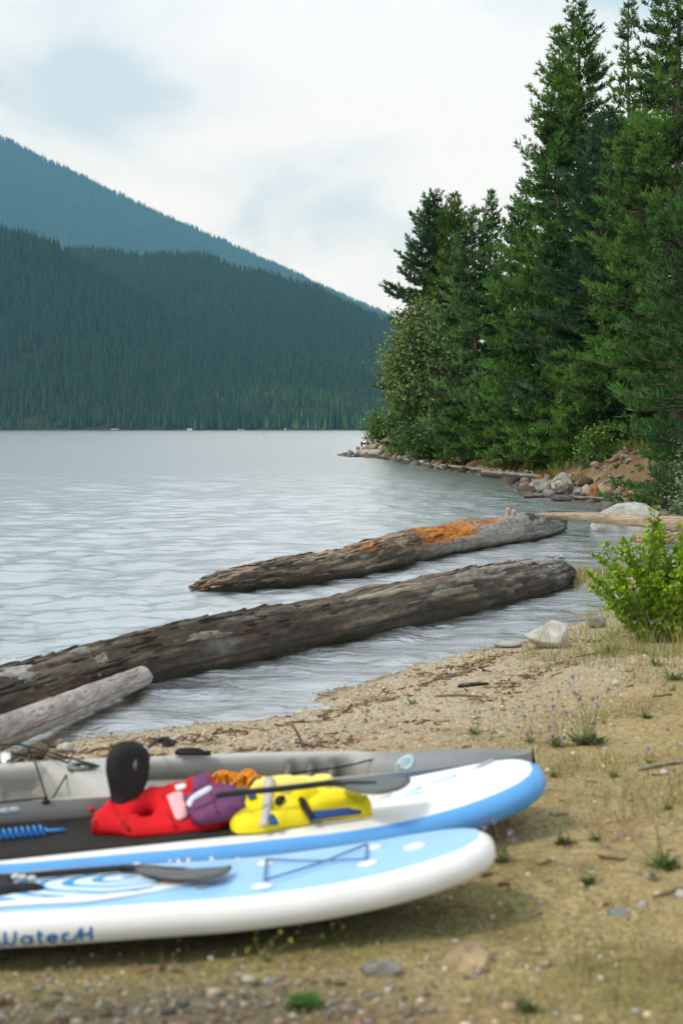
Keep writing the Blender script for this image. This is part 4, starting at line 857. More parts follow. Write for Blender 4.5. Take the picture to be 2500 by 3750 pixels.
blades('grass', 'dry tawny grass on the spit at the end of the long dark log', P1[:, 0], P1[:, 1], r.uniform(0.06, 0.26, len(P1)), 0.004, np.array([(0.38, 0.29, 0.13), (0.28, 0.25, 0.08), (0.23, 0.26, 0.06)])[r.integers(0, 3, len(P1))], 80, 0.6, 2)
x, y, s, r = scatter_ground(30000, 32, 112, 81, 0, 15); g = fbm(np.stack([x, y, 0 * x], 1) * 0.35, 3, 82); ok = (s > 0.8) & (s < 7) & (r.random(len(x)) < sstep(0.0, 0.4, g)); x, y = x[ok][:5000], y[ok][:5000]
blades('grass', 'tawny and green grass tufts on the bank under the pines', x, y, r.uniform(0.15, 0.5, len(x)), 0.018, np.array([(0.30, 0.21, 0.07), (0.20, 0.19, 0.05), (0.10, 0.15, 0.03)])[r.integers(0, 3, len(x))], 83, 0.7, 2)
# drift litter: bark chips and twigs along the high water line
x, y, s, r = scatter_ground(30000, 5, 14.5, 84); n = fbm(np.stack([x, y, 0 * x], 1) * 1.6, 3, 85); ok = (s > 0.05) & (r.random(len(x)) < 0.006 + 0.55 * np.exp(-((s - 0.55 - 0.35 * n) / 0.13) ** 2) + 0.35 * np.exp(-((s - 1.35 - 0.35 * n) / 0.12) ** 2) * (n > 0)); x, y = x[ok][:1400], y[ok][:1400]
z = hgt(x, y); mV = []; n = len(x); a = r.uniform(-0.5, 1.5, n); ln = np.clip(r.lognormal(-3.5, 0.6, n), 0.01, 0.14); wd = r.uniform(0.003, 0.010, n)
bx = np.array([(-1, -1, 0), (1, -1, 0), (1, 1, 0), (-1, 1, 0), (-1, -1, 1), (1, -1, 1), (1, 1, 1), (-1, 1, 1)], float); fb = np.array([(4, 5, 6, 7), (0, 1, 5, 4), (1, 2, 6, 5), (2, 3, 7, 6), (3, 0, 4, 7)])
lx = bx[None, :, 0] * ln[:, None] / 1; ly = bx[None, :, 1] * wd[:, None]; lz = bx[None, :, 2] * r.uniform(0.004, 0.014, (n, 1))
V = np.stack([x[:, None] + lx * np.cos(a)[:, None] - ly * np.sin(a)[:, None], y[:, None] + lx * np.sin(a)[:, None] + ly * np.cos(a)[:, None], z[:, None] + lz + lx * r.normal(size=(n, 1)) * 0.12], -1).reshape(-1, 3)
tag(obj('drift_litter', V, (fb[None] + (np.arange(n) * 8)[:, None, None]).reshape(-1, 4), M_pebble, None, np.repeat(np.array([(0.15, 0.085, 0.035), (0.09, 0.055, 0.03), (0.24, 0.15, 0.07)])[r.integers(0, 3, n)], 8, 0), smooth=False), 'brown bark chips and twigs along the high water line', 'debris', kind='stuff')

# ------------------------------------------------------------------ weeds and flowers on the beach
M_petal = pbr('purple florets', (0.34, 0.27, 0.41), 0.7, 0.3, 40)
M_bud = pbr('yellow green buds', (0.35, 0.36, 0.05), 0.7, 0.2, 40)
def head_mesh(name, r, mat, seed):
    rng = np.random.default_rng(seed); n = 46; d = rng.normal(size=(n, 3)); d[:, 2] = np.abs(d[:, 2]); d /= np.linalg.norm(d, axis=1)[:, None]
    s = np.cross(d, rng.normal(size=(n, 3))); s /= np.linalg.norm(s, axis=1)[:, None]
    V = np.stack([d * r * 0.2, d * r * 0.8 + s * r * 0.16, d * r * 1.05, d * r * 0.8 - s * r * 0.16], 1).reshape(-1, 3)
    V0, F0 = ico(1); mV = np.concatenate([V, V0 * r * np.array([0.5, 0.5, 0.65]) - [0, 0, r * 0.35]])
    F = [tuple(q) for q in np.arange(n * 4).reshape(-1, 4).tolist()] + [tuple(int(i) + n * 4 for i in f) for f in F0]
    return mesh(name, mV, F, smooth=False, mat=mat)
ME_head = head_mesh('flower_head', 0.014, M_petal, 1); ME_bud = head_mesh('flower_bud', 0.009, M_bud, 2)
def weed(label, px, py, w, h, seed, heads=(), bud=False, c0=(0.06, 0.11, 0.03), c1=(0.16, 0.24, 0.06), nl=40, cat='weed', name='weed', group='weeds on the beach', leaf=1.0):
    P = ground_hit(px, py); k = P[1] / FPX; rng = np.random.default_rng(seed); R = w * k / 2; H = h * k
    root = empty(name, P, label, cat, group); st = MB(); lv = MB()
    def stalk(top, r0):
        b = rng.normal(size=3) * np.array([0.012, 0.012, 0]); mid = (b + top) / 2 + rng.normal(size=3) * 0.08 * np.linalg.norm(top); L_ = bez([b, mid, top], 7)
        V, F = tube(L_, np.linspace(r0, r0 * 0.6, 7), 4, False); st.add(V, F); return L_
    tips = []
    for (hx, hy) in heads:
        q = at_y(hx, hy, P[1] + rng.uniform(-0.10, 0.10)) - P; tips.append(q)
        stalk(q - [0, 0, 0.008], 0.0016)
    for q in range(max(3, nl // 8)):
        a = rng.random() * 6.28; e = np.array([math.cos(a) * R * rng.uniform(0.3, 1), math.sin(a) * R * rng.uniform(0.3, 1), H * rng.uniform(0.45, 1.0)]); L_ = stalk(e, 0.0014)
        for j in range(8):
            u = rng.integers(1, 7); b = L_[u]; a = rng.random() * 6.28; ln = leaf * rng.uniform(0.35, 0.8) * 0.045 * (1.2 - u / 9); d = np.array([math.cos(a), math.sin(a), rng.uniform(0.1, 0.9)]); d /= np.linalg.norm(d); s = np.cross(d, [0, 0, 1.]); s /= np.linalg.norm(s); ww = ln * 0.15
            lv.add([b, b + d * ln * 0.5 + s * ww, b + d * ln, b + d * ln * 0.5 - s * ww], [(0, 1, 2, 3)], lerp(np.array(c0), np.array(c1), rng.random()))
    for q in range(nl):
        a = rng.random() * 6.28; ln = leaf * rng.uniform(0.5, 1.1) * max(R, H * 0.5); d = np.array([math.cos(a), math.sin(a), rng.uniform(0.15, 1.4)]); d /= np.linalg.norm(d); s = np.cross(d, [0, 0, 1.]); s /= np.linalg.norm(s); ww = ln * 0.09
        b = rng.normal(size=3) * np.array([R * 0.2, R * 0.2, 0]); m_ = b + d * ln * 0.5; t_ = b + d * ln - np.array([0, 0, ln * 0.15])
        lv.add([b, m_ + s * ww, t_, m_ - s * ww], [(0, 1, 2, 3)], lerp(np.array(c0), np.array(c1), rng.random()))
    if st.n: st.build('stems', M_stem, root)['kind'] = 'stuff'
    lv.build('leaves', M_grass, root, smooth=False)
    for q in tips:
        o = put('flower_bud' if bud else 'flower_head', ME_bud if bud else ME_head, root, q); o.rotation_euler = (rng.normal() * 0.4, rng.normal() * 0.4, rng.random() * 6); o.scale = (rng.uniform(0.8, 1.25),) * 3
    return root
M_stem = pbr('weed stems', (0.17, 0.19, 0.07), 0.8, 0.25, 30)
def Z(lst): return [(1700 + a / 1.96, 2400 + b_ / 1.96) for a, b_ in lst]
weed('largest grey-green flowering weed with purple heads, on the sand above the kayak tip', 2150, 2728, 200, 190, 701, Z([(785, 270), (822, 265), (822, 318), (920, 315), (950, 305), (945, 355), (958, 378), (1028, 248), (725, 412), (765, 533), (775, 160), (755, 205)]), nl=110, c0=(0.10, 0.14, 0.06), c1=(0.22, 0.27, 0.11), leaf=0.8, cat='flowering weed')
weed('thin purple-flowered weed growing against the left of the largest one', 2045, 2735, 120, 90, 702, Z([(640, 490), (612, 520), (590, 610), (630, 585), (677, 590), (715, 595), (697, 640), (630, 318), (637, 368), (675, 260)]), nl=34, c0=(0.12, 0.15, 0.05), c1=(0.26, 0.27, 0.10), cat='flowering weed')
weed('sparse weed with small purple heads on gravel above the bow of the kayak', 1935, 2720, 70, 70, 703, Z([(445, 570), (480, 555), (540, 558), (430, 440), (495, 370), (200, 385)]), nl=16, c0=(0.14, 0.16, 0.05), c1=(0.28, 0.28, 0.10), cat='flowering weed')
weed('single purple flower on a short stem at the right of the sand', 2374, 2796, 40, 30, 704, [(2371, 2746)], nl=10, cat='flowering weed')
weed('purple flowers leaning over the nose of the middle board', 1842, 3150, 50, 60, 705, [(1775, 3003), (1770, 3033), (1738, 3045), (1808, 3008), (1868, 3050), (1880, 3075)], nl=22, cat='flowering weed')
weed('tall ragged dark weed with purple heads at the right edge', 2425, 3180, 120, 170, 706, [(2265, 3050), (2345, 3068), (2225, 3103), (2480, 3140), (2075, 3103)], nl=60, cat='flowering weed')
weed('purple flower low on the sand right of the nose of the near board', 2388, 3225, 60, 30, 707, [(2385, 3208)], nl=10, cat='flowering weed')
weed('slim purple-flowered weed among the tall grass left of the bush', 2230, 2395, 60, 110, 708, [(2282, 2262), (2322, 2279), (2236, 2331), (2160, 2338), (2311, 2362), (2254, 2367)], nl=20, cat='flowering weed')
weed('slim purple-flowered weed under the right of the bush', 2400, 2440, 60, 90, 709, [(2385, 2278), (2414, 2282), (2415, 2362), (2365, 2394), (2330, 2165), (2312, 2150)], nl=18, cat='flowering weed')
weed('tiny purple flower on the gravel near the waterline', 1335, 2650, 30, 30, 710, [(1345, 2605), (1480, 2711), (1537, 2697)], nl=8, cat='flowering weed')
weed('dark bushy tuft on bare sand at the right', 2364, 2632, 66, 52, 711, nl=60)
weed('small green tuft by the nose of the middle board', 2028, 2848, 60, 34, 712, nl=36)
weed('small green tuft between the two bent sticks of sand plants', 2250, 2846, 56, 40, 713, nl=36)
weed('dark little clump near the right edge', 2445, 2968, 52, 30, 714, nl=40, c0=(0.03, 0.06, 0.02), c1=(0.09, 0.14, 0.04))
weed('dark leaning weed with a few broad leaves right of the boards', 2062, 3096, 80, 110, 715, nl=40, c0=(0.03, 0.06, 0.02), c1=(0.10, 0.15, 0.05))
weed('dark leafy weed beside the leaning one', 2180, 3082, 90, 60, 716, nl=34, c0=(0.04, 0.07, 0.025), c1=(0.12, 0.16, 0.06))
weed('grey-green leafy weed in the middle of the open sand', 2150, 3236, 100, 70, 717, nl=44, c0=(0.05, 0.09, 0.03), c1=(0.14, 0.20, 0.07))
weed('green tuft against the nose of the near board', 1832, 3158, 70, 66, 718, nl=40, c0=(0.05, 0.09, 0.03), c1=(0.13, 0.19, 0.06))
weed('dark green weed at the bottom edge of the picture', 1925, 3700, 110, 90, 719, nl=60, c0=(0.05, 0.09, 0.03), c1=(0.13, 0.19, 0.06))
weed('bright green mat of weed in the gravel below the near board', 1115, 3690, 180, 46, 720, nl=110, c0=(0.06, 0.14, 0.03), c1=(0.17, 0.30, 0.06))
weed('thin yellow-budded stalks in the shadow of the near board', 975, 3520, 70, 60, 721, [(905, 3480), (935, 3440), (940, 3412), (995, 3455), (1027, 3412), (1065, 3445)], True, nl=14, c0=(0.16, 0.20, 0.05), c1=(0.30, 0.34, 0.08))
weed('pair of yellow-budded stalks under the nose half of the near board', 1225, 3455, 60, 50, 722, [(1214, 3388), (1255, 3392), (1180, 3428), (1160, 3452)], True, nl=14, c0=(0.16, 0.20, 0.05), c1=(0.30, 0.34, 0.08))
weed('yellow-green sprig in front of the nose of the near board', 1868, 3345, 44, 44, 723, nl=22, c0=(0.16, 0.22, 0.03), c1=(0.30, 0.38, 0.06))
weed('small dark tuft at the far right above the bent stick', 2458, 2530, 30, 26, 724, nl=30)
weed('grey-green spray of leaves right of the tall grass', 2462, 2490, 110, 40, 725, nl=36, c0=(0.08, 0.13, 0.06), c1=(0.18, 0.24, 0.10))
weed('leafy green spray on the gravel above the middle of the kayak', 1735, 2690, 90, 100, 726, nl=22, c0=(0.08, 0.14, 0.04), c1=(0.20, 0.28, 0.08))
weed('pale green spray leaning over the gravel near the drift line', 1510, 2580, 70, 50, 727, nl=16, c0=(0.12, 0.17, 0.06), c1=(0.24, 0.30, 0.12))

# ------------------------------------------------------------------ the bright bush at the right
def bush(label, px, py, W, D, H, seed, nstem, c0, c1, leaf=0.052):
    P = ground_hit(px, py); rng = np.random.default_rng(seed); root = empty('leafy_bush', P, label, 'bush'); st = MB(); LP = []; LD = []
    for k in range(nstem):
        a = rng.random() * 6.28; q = math.sqrt(rng.random()); e = np.array([math.cos(a) * q * W, math.sin(a) * q * D, H * (1 - 0.55 * q ** 2) * rng.uniform(0.55, 1.08)])
        b = np.array([math.cos(a) * q * W * 0.35, math.sin(a) * q * D * 0.35, -0.02]); ln = bez([b, (b + e) / 2 + rng.normal(size=3) * 0.07 + [0, 0, 0.08], e], 12)
        V, F = tube(ln, np.linspace(0.009, 0.003, 12), 5, False); st.add(V, F)
        for j in range(2, 12):
            side = 1 if j % 2 else -1
            for sgn in (side, -side):
                d0 = ln[min(j, 11)] - ln[j - 1]; a2 = math.atan2(d0[1], d0[0]) + sgn * rng.uniform(0.6, 1.8); tl = rng.uniform(0.06, 0.20) * (1.1 - j / 16)
                dv = np.array([math.cos(a2), math.sin(a2), rng.uniform(0.1, 0.9)]); dv /= np.linalg.norm(dv); tip = ln[j] + dv * tl
                V, F = tube([ln[j], tip], [0.0028, 0.0015], 3, False); st.add(V, F)
                for m in range(6):
                    u = (m + 1) / 6; LP.append(lerp(ln[j], tip, u)); dd = dv + rng.normal(size=3) * 0.75; LD.append(dd / np.linalg.norm(dd))
    st.build('stems', M_stem, root)['kind'] = 'stuff'
    LP = np.array(LP); LD = np.array(LD); ok = LP[:, 2] > 0.03; LP, LD = LP[ok], LD[ok]; n = len(LP)
    nrm = rng.normal(size=(n, 3)) * 0.6 + np.array([-0.15, -0.35, 0.8]); sd = np.cross(LD, nrm); sd /= np.linalg.norm(sd, axis=1)[:, None]; nr_ = np.cross(sd, LD); sz = leaf * rng.uniform(0.55, 1.2, n)
    shp = np.array([(0, 0, 0), (0.30, 0.34, 0.10), (0.65, 0.27, 0.06), (1.05, 0, -0.10), (0.65, -0.27, 0.06), (0.30, -0.34, 0.10), (0.5, 0, -0.02)]); fc = [(0, 6, 1), (1, 6, 2), (2, 6, 3), (3, 6, 4), (4, 6, 5), (5, 6, 0)]
    mixc = np.clip(0.5 + 0.6 * fbm(LP * 3, 2, seed) + 0.3 * rng.normal(size=n), 0, 1); lc = cmix(c0, c1, mixc); yl = rng.random(n) < 0.02; lc[yl] = (0.42, 0.34, 0.04); pl = rng.random(n) < 0.05; lc[pl] = (0.34, 0.46, 0.16)
    front = np.argsort(LP[:, 1] * 0.8 - LP[:, 2] * 0.4 + LP[:, 0] * 0.2 + rng.normal(size=n) * 0.12); sel = set(front[:300].tolist())
    lms = []
    for k in range(8):
        c_ = lerp(np.array(c0), np.array(c1), k / 6) if k < 7 else np.array((0.34, 0.46, 0.16)); lms.append(mesh('leaf', shp, fc, np.tile(c_, (7, 1)), None, True, M_leaf))
    for i in front[:300]:
        o = put('leaf', lms[7 if pl[i] else int(round(mixc[i] * 6))], root); Mx = Matrix(((LD[i][0], sd[i][0], nr_[i][0], LP[i][0]), (LD[i][1], sd[i][1], nr_[i][1], LP[i][1]), (LD[i][2], sd[i][2], nr_[i][2], LP[i][2]), (0, 0, 0, 1))); o.matrix_basis = Mx @ Matrix.Scale(float(sz[i]), 4)
    rest = np.array([i for i in range(n) if i not in sel])
    V = LP[rest][:, None] + sz[rest][:, None, None] * (shp[None, :, 0:1] * LD[rest][:, None] + shp[None, :, 1:2] * sd[rest][:, None] + shp[None, :, 2:3] * nr_[rest][:, None])
    F = (np.array(fc)[None] + (np.arange(len(rest)) * 7)[:, None, None]).reshape(-1, 3)
    o = obj('foliage', V.reshape(-1, 3), F, M_leaf, root, np.repeat(lc[rest], 7, 0)); o['kind'] = 'stuff'
    return root
bush('bright lime green leafy bush at the right edge of the beach', 2440, 2345, 0.86, 0.55, 1.22, 801, 108, (0.11, 0.24, 0.006), (0.36, 0.53, 0.012), 0.053)

# ------------------------------------------------------------------ the two paddle boards
DW = np.array([0, .015, .05, .12, .25, .42, .65, 1.0, 1.6, 2.4, 2.9, 3.1, 3.2]); WW = np.array([0, .25, .43, .60, .75, .86, .93, .975, 1, .9, .68, .45, 0.0])
TH = 0.129
class Frame:                                   # a slab lying on the beach: local x towards the nose, y away from the camera, z up
    def __init__(s, nx, ny, th, z0, sl, roll, rk, W):
        X = Vector((math.cos(th), math.sin(th), -sl)).normalized(); Y = Vector((-math.sin(th), math.cos(th), roll)); Y = (Y - X * Y.dot(X)).normalized(); Zv = X.cross(Y)
        s.M = Matrix(((X.x, Y.x, Zv.x, nx), (X.y, Y.y, Zv.y, ny), (X.z, Y.z, Zv.z, z0), (0, 0, 0, 1))); s.I = s.M.inverted(); s.rk = rk; s.W = W
    def at(s, px, py, c=0.0):                  # survey point -> local position at height c
        d = ray(px, py); o = s.I @ Vector(CAMP); v = s.I.to_3x3() @ Vector(d); t = (c - o.z) / v.z; q = o + v * t; return np.array([q.x, q.y, c])
    def many(s, pts, c): return np.array([s.at(a, b, c) for a, b in pts])
    def sub(s, x, y, z=0.0, rz=0.0): return s.M @ Matrix.Translation((x, y, z)) @ Matrix.Rotation(rz, 4, 'Z')
def rock_z(fr, a): return fr.rk * np.clip(1 - np.asarray(a) / 1.1, 0, None) ** 2
def half_w(fr, a): return np.interp(a, DW, WW) * (fr.W / 2 - TH / 2)
FA = Frame(0.558, 5.6284, 0.0883, 0.396, -0.0381, -0.0747, 0.1183, 0.771)
FB = Frame(0.918, 6.7924, 0.1735, 0.3837, -0.0516, 0.0195, 0.1385, 0.8192)
def plastic(name, c, rough=0.35, var=0.04): return pbr(name, c, rough, var, 5, 0.02, 90, 0.45)
M_white = plastic('white board skin', (0.80, 0.80, 0.78)); M_lblue = plastic('pale blue board skin', (0.30, 0.57, 0.87)); M_blue = plastic('blue board rail', (0.10, 0.34, 0.72)); M_dblue = plastic('dark blue seam', (0.015, 0.06, 0.14))
M_black = pbr('black rubber', (0.014, 0.014, 0.013), 0.7, 0.2, 30, 0.1, 120, 0.3); M_pad = pbr('black foam pad', (0.022, 0.021, 0.018), 0.85, 0.15, 40, 0.15, 150, 0.25)
M_grey = plastic('grey plastic', (0.30, 0.30, 0.29)); M_ink = plastic('blue lettering', (0.012, 0.17, 0.45)); M_seam = pbr('brown underside', (0.14, 0.12, 0.09), 0.6)
def outline(fr, n=90):
    s = np.concatenate([np.linspace(0, .02, 8)[:-1], np.linspace(.02, .14, 12)[:-1], np.linspace(.14, 2.9, n)[:-1], np.linspace(2.9, 3.2, 14)]); w = half_w(fr, s); return s, w
def sup_board(name, label, fr, m_deck, m_rail, m_bot):
    root = empty(name, None, label, 'paddle board', 'paddle boards on the sand', fr.M)
    s, w = outline(fr); m = len(s); nb = 21; vv = np.linspace(-1, 1, nb)
    SS, VVv = np.meshgrid(s, vv, indexing='ij'); wwq = np.repeat(w, nb)
    V = np.stack([-SS.ravel(), VVv.ravel() * wwq, TH / 2 + rock_z(fr, SS.ravel()) + 0.006 * (1 - VVv.ravel() ** 2)], 1); I = np.arange(m * nb).reshape(m, nb)
    F = np.stack([I[:-1, :-1], I[1:, :-1], I[1:, 1:], I[:-1, 1:]], -1).reshape(-1, 4)[:, ::-1]; obj('deck', V, F, m_deck, root)
    loop = np.concatenate([np.stack([-s[::-1], -w[::-1]], 1), np.stack([-s[1:-1], w[1:-1]], 1)]); n = len(loop)
    tg = np.roll(loop, -1, 0) - np.roll(loop, 1, 0); tg /= np.linalg.norm(tg, axis=1)[:, None]; nm = np.stack([tg[:, 1], -tg[:, 0]], 1)
    for k in range(2): nm = (np.roll(nm, 1, 0) + 2 * nm + np.roll(nm, -1, 0)); nm /= np.linalg.norm(nm, axis=1)[:, None]
    def sweep(a0, a1, k):
        an = np.radians(np.linspace(a0, a1, k)); P = loop[:, None] + nm[:, None] * (np.cos(an)[None, :, None] * TH / 2); z = np.sin(an)[None] * TH / 2 + rock_z(fr, -loop[:, 0])[:, None]
        V = np.concatenate([P, z[:, :, None]], 2).reshape(-1, 3); I = np.arange(n * k).reshape(n, k); J = np.roll(I, -1, 0)
        return V, np.stack([I[:, :-1], I[:, 1:], J[:, 1:], J[:, :-1]], -1).reshape(-1, 4)
    V, F = sweep(90, -58, 15); obj('rail', V, F, m_rail, root)
    V1, F1 = sweep(-58, -90, 5); V2 = np.stack([-SS.ravel(), VVv.ravel() * wwq, -TH / 2 + rock_z(fr, SS.ravel())], 1); I = np.arange(m * nb).reshape(m, nb); F2 = np.stack([I[:-1, :-1], I[:-1, 1:], I[1:, 1:], I[1:, :-1]], -1).reshape(-1, 4)
    mb = MB(); mb.add(V1, F1.tolist()); mb.add(V2, F2[:, ::-1].tolist()); mb.build('bottom', m_bot, root)
    return root
boardA = sup_board('paddle_board', 'pale blue decked paddle board with a white rail, nearest to the camera', FA, M_lblue, M_white, M_dblue)
boardB = sup_board('paddle_board', 'white decked paddle board with a blue rail, between the near board and the kayak', FB, M_white, M_blue, M_seam)

def poly_in(P, poly):
    x, y = P[:, 0], P[:, 1]; ins = np.zeros(len(P), bool); n = len(poly)
    for i in range(n):
        x0, y0 = poly[i]; x1, y1 = poly[(i + 1) % n]; c = (y0 > y) != (y1 > y)
        with np.errstate(divide='ignore', invalid='ignore'): ins ^= c & (x < (x1 - x0) * (y - y0) / (y1 - y0 + 1e-30) + x0)
    return ins
def pillow(poly, z0, th, edge=0.03, holes=(), res=0.022, lumps=0.0, seed=1, smooth_outline=True, zf=None, rim=0.35, floor=None):
    """a flat padded shape with a rounded edge: outline in local x, y"""
    def dens(p):
        p = np.asarray(p, float)[:, :2]
        if smooth_outline:
            q = np.vstack([p, p[:1]]); m = len(p); out = []
            for i in range(m):
                p0, p1, p2, p3 = p[i - 1], p[i], p[(i + 1) % m], p[(i + 2) % m]
                for t in (0, .25, .5, .75): out.append(0.5 * ((2 * p1) + (p2 - p0) * t * .6 / .5 * .5 + (2 * p0 - 5 * p1 + 4 * p2 - p3) * t * t * 0.0) if False else p1 + (p2 - p1) * (t) + (0.5 * (p2 - p0) * (t - 2 * t * t + t ** 3) + 0.5 * (p3 - p1) * (t ** 3 - t * t) - (p2 - p1) * (t - 2 * t * t + t ** 3 + t ** 3 - t * t)) * 0.8)
            p = np.array(out)
        q = np.vstack([p, p[:1]]); L_ = np.concatenate([[0], np.cumsum(np.linalg.norm(np.diff(q, axis=0), axis=1))]); k = max(8, int(L_[-1] / res)); u = np.linspace(0, L_[-1], k, endpoint=False)
        return np.stack([np.interp(u, L_, q[:, 0]), np.interp(u, L_, q[:, 1])], 1)
    rings = [dens(poly)] + [dens(h) for h in holes]; pts = np.concatenate(rings); edges = []; o = 0
    for rg in rings: edges += [(o + i, o + (i + 1) % len(rg)) for i in range(len(rg))]; o += len(rg)
    nbd = len(pts); mn, mx = pts.min(0), pts.max(0); gx_, gy_ = np.meshgrid(np.arange(mn[0], mx[0], res), np.arange(mn[1], mx[1], res)); g = np.stack([gx_.ravel(), gy_.ravel()], 1); g[:, 0] += np.where(((gy_ - mn[1]) / res).astype(int).ravel() % 2, res / 2, 0)
    def inside(P):
        q = poly_in(P, rings[0])
        for h in rings[1:]: q &= ~poly_in(P, h)
        return q
    def dist(P): return np.sqrt(((P[:, None] - pts[None]) ** 2).sum(2)).min(1)
    g = g[inside(g)] if len(g) else g
    if len(g): g = g[dist(g) > res * 0.6]
    allp = np.concatenate([pts, g]); r = delaunay_2d_cdt([Vector(p) for p in allp], edges, [], 0, 1e-6); P = np.array([v[:] for v in r[0]]); F = np.array([f for f in r[2]]); cen = P[F].mean(1); F = F[inside(cen)]
    d = dist(P); h = th * (rim + (1 - rim) * np.sqrt(1 - (1 - np.clip(d / edge, 0, 1)) ** 2)); 
    if lumps: h = h - 0.28 * th * np.clip(d / edge, 0, 1) * sstep(0.10, 0.0, np.abs(fbm(np.stack([P[:, 0] * 5 + seed, P[:, 1] * 8, 0 * h], 1), 2, seed + 5)))
    if lumps: h = h * (1 + lumps * fbm(np.stack([P[:, 0] * 9, P[:, 1] * 9, 0 * h], 1), 3, seed))
    zb = z0 if zf is None else z0 + zf(P)
    T = np.concatenate([P, (zb + h)[:, None]], 1); B = np.concatenate([P, ((zb if floor is None else floor) + 0 * h)[:, None]], 1); n = len(P); FF = []
    a, b_, c_ = P[F[:, 0]], P[F[:, 1]], P[F[:, 2]]; cr_ = (b_[:, 0] - a[:, 0]) * (c_[:, 1] - a[:, 1]) - (b_[:, 1] - a[:, 1]) * (c_[:, 0] - a[:, 0]); F = np.where((cr_ < 0)[:, None], F[:, ::-1], F)
    cnt = {}
    for f in F.tolist():
        FF.append(tuple(f)); FF.append(tuple(i + n for i in f[::-1]))
        for k in range(3): e = (f[k], f[(k + 1) % 3]); cnt[e] = 1
    for (i, j) in cnt:
        if (j, i) not in cnt: FF.append((j, i, i + n, j + n))
    return np.concatenate([T, B]), FF
def on(fr, px_poly, c, th, parent, name, mat, origin=None, tilt=0.0, y0=0.0, heap=False, **k):
    def flat(pts):
        out = []; o = fr.I @ Vector(CAMP); R3 = fr.I.to_3x3()
        for a_, b_ in pts:
            v = R3 @ Vector(ray(a_, b_)); t_ = (c + th * 0.6 + tilt * (o.y - y0) - o.z) / (v.z - tilt * v.y); q = o + v * t_
            out.append((q.x, q.y))
        return np.array(out)
    P = flat(px_poly); hs = [flat(h) for h in k.pop('holes', ())]; oy = 0.0
    if origin is not None: P = P - origin[:2]; hs = [h - origin[:2] for h in hs]; oy = origin[1]
    if tilt: k['zf'] = lambda p: np.maximum(tilt * (p[:, 1] + oy - y0), -0.02)
    if heap: k['floor'] = c - (origin[2] if origin is not None else 0)
    V, F = pillow(P, c - (origin[2] if origin is not None else 0), th, holes=hs, **k)
    return obj(name, V, F, mat, parent)
deckz = TH / 2 + 0.006
def dz(fr): return lambda P: rock_z(fr, -P[:, 0])

# near board: wave printed pad, lettering, cord rings and bungee
M_wave, t, p, o = nodes_of('wave print'); N = t.nodes.new; K = t.links.new
tc = N('ShaderNodeTexCoord'); mp = N('ShaderNodeMapping'); mp.inputs['Scale'].default_value = (1.5, 2.4, 1); mp.inputs['Location'].default_value = (2.1, -0.12, 0); K(tc.outputs['Object'], mp.inputs[0])
wv = N('ShaderNodeTexWave'); wv.wave_type = 'RINGS'; wv.rings_direction = 'Z'; wv.inputs['Scale'].default_value = 1.9; wv.inputs['Distortion'].default_value = 5; wv.inputs['Detail'].default_value = 1.2; wv.inputs['Detail Scale'].default_value = 0.9; K(mp.outputs[0], wv.inputs['Vector'])
r = N('ShaderNodeValToRGB'); r.color_ramp.interpolation = 'CONSTANT'; r.color_ramp.elements[0].color = (0.03, 0.30, 0.62, 1); r.color_ramp.elements[1].position = 0.32; r.color_ramp.elements[1].color = (0.45, 0.68, 0.82, 1)
e = r.color_ramp.elements.new(0.42); e.color = (0.78, 0.79, 0.78, 1); e = r.color_ramp.elements.new(0.80); e.color = (0.55, 0.72, 0.82, 1); K(wv.outputs['Fac'], r.inputs[0]); K(r.outputs[0], p.inputs['Base Color']); p.inputs['Roughness'].default_value = 0.7
PADA = [(-700, 3400), (0, 3320), (319, 3302), (520, 3272), (638, 3250), (733, 3222), (700, 3196), (560, 3180), (400, 3172), (200, 3184), (0, 3202), (-700, 3270)]
on(FA, PADA, deckz, 0.005, boardA, 'pad_border', M_white, edge=0.01, res=0.05, rim=0.9)
on(FA, [(-700, 3360), (0, 3296), (200, 3282), (420, 3270), (560, 3248), (590, 3222), (540, 3196), (400, 3186), (200, 3196), (0, 3212), (-700, 3290)], deckz + 0.005, 0.004, boardA, 'wave_pad', M_wave, edge=0.01, res=0.05, rim=0.9)
def strokes(segs, w):
    mb = MB()
    for pl in segs:
        pl = np.array(pl, float); L_ = bez(pl, 10) if len(pl) > 2 else np.linspace(pl[0], pl[1], 6); tg = np.gradient(L_, axis=0); tg /= np.linalg.norm(tg, axis=1)[:, None]; nn = np.stack([-tg[:, 1], tg[:, 0]], 1) * w / 2; k = len(L_)
        V = np.concatenate([L_ + nn, L_ - nn]); mb.add(np.concatenate([V, 0 * V[:, :1]], 1), [(i, i + k, i + k + 1, i + 1) for i in range(k - 1)])
    return np.concatenate(mb.V)[:, :2], mb.F
def on_rail(fr, V, F, a0, phi0, name, mat, parent, lift=0.0015):   # wrap flat lettering round the near rail: x runs towards the nose
    a = a0 - V[:, 0]; ph = RAD(phi0) + V[:, 1] / (TH / 2); w = half_w(fr, a); P = np.stack([-a, -(w + np.cos(ph) * (TH / 2 + lift)), np.sin(ph) * (TH / 2 + lift) + rock_z(fr, a)], 1); return obj(name, P, F, mat, parent, smooth=False)
def a_of(fr, px, py, c): return -fr.at(px, py, c)[0]
def rail_a(fr, px, phi):                       # distance from the nose at which the near rail shows at column px
    aa = np.linspace(0.1, 3.0, 800); w = half_w(fr, aa); P = np.stack([-aa, -(w + math.cos(phi) * TH / 2), math.sin(phi) * TH / 2 + rock_z(fr, aa), np.ones_like(aa)], 1) @ np.array(fr.M).T; q = P[:, :3] - CAMP; X = 1250 + FPX * q[:, 0] / (q @ _FW); return float(np.interp(px, X[::-1], aa[::-1]))
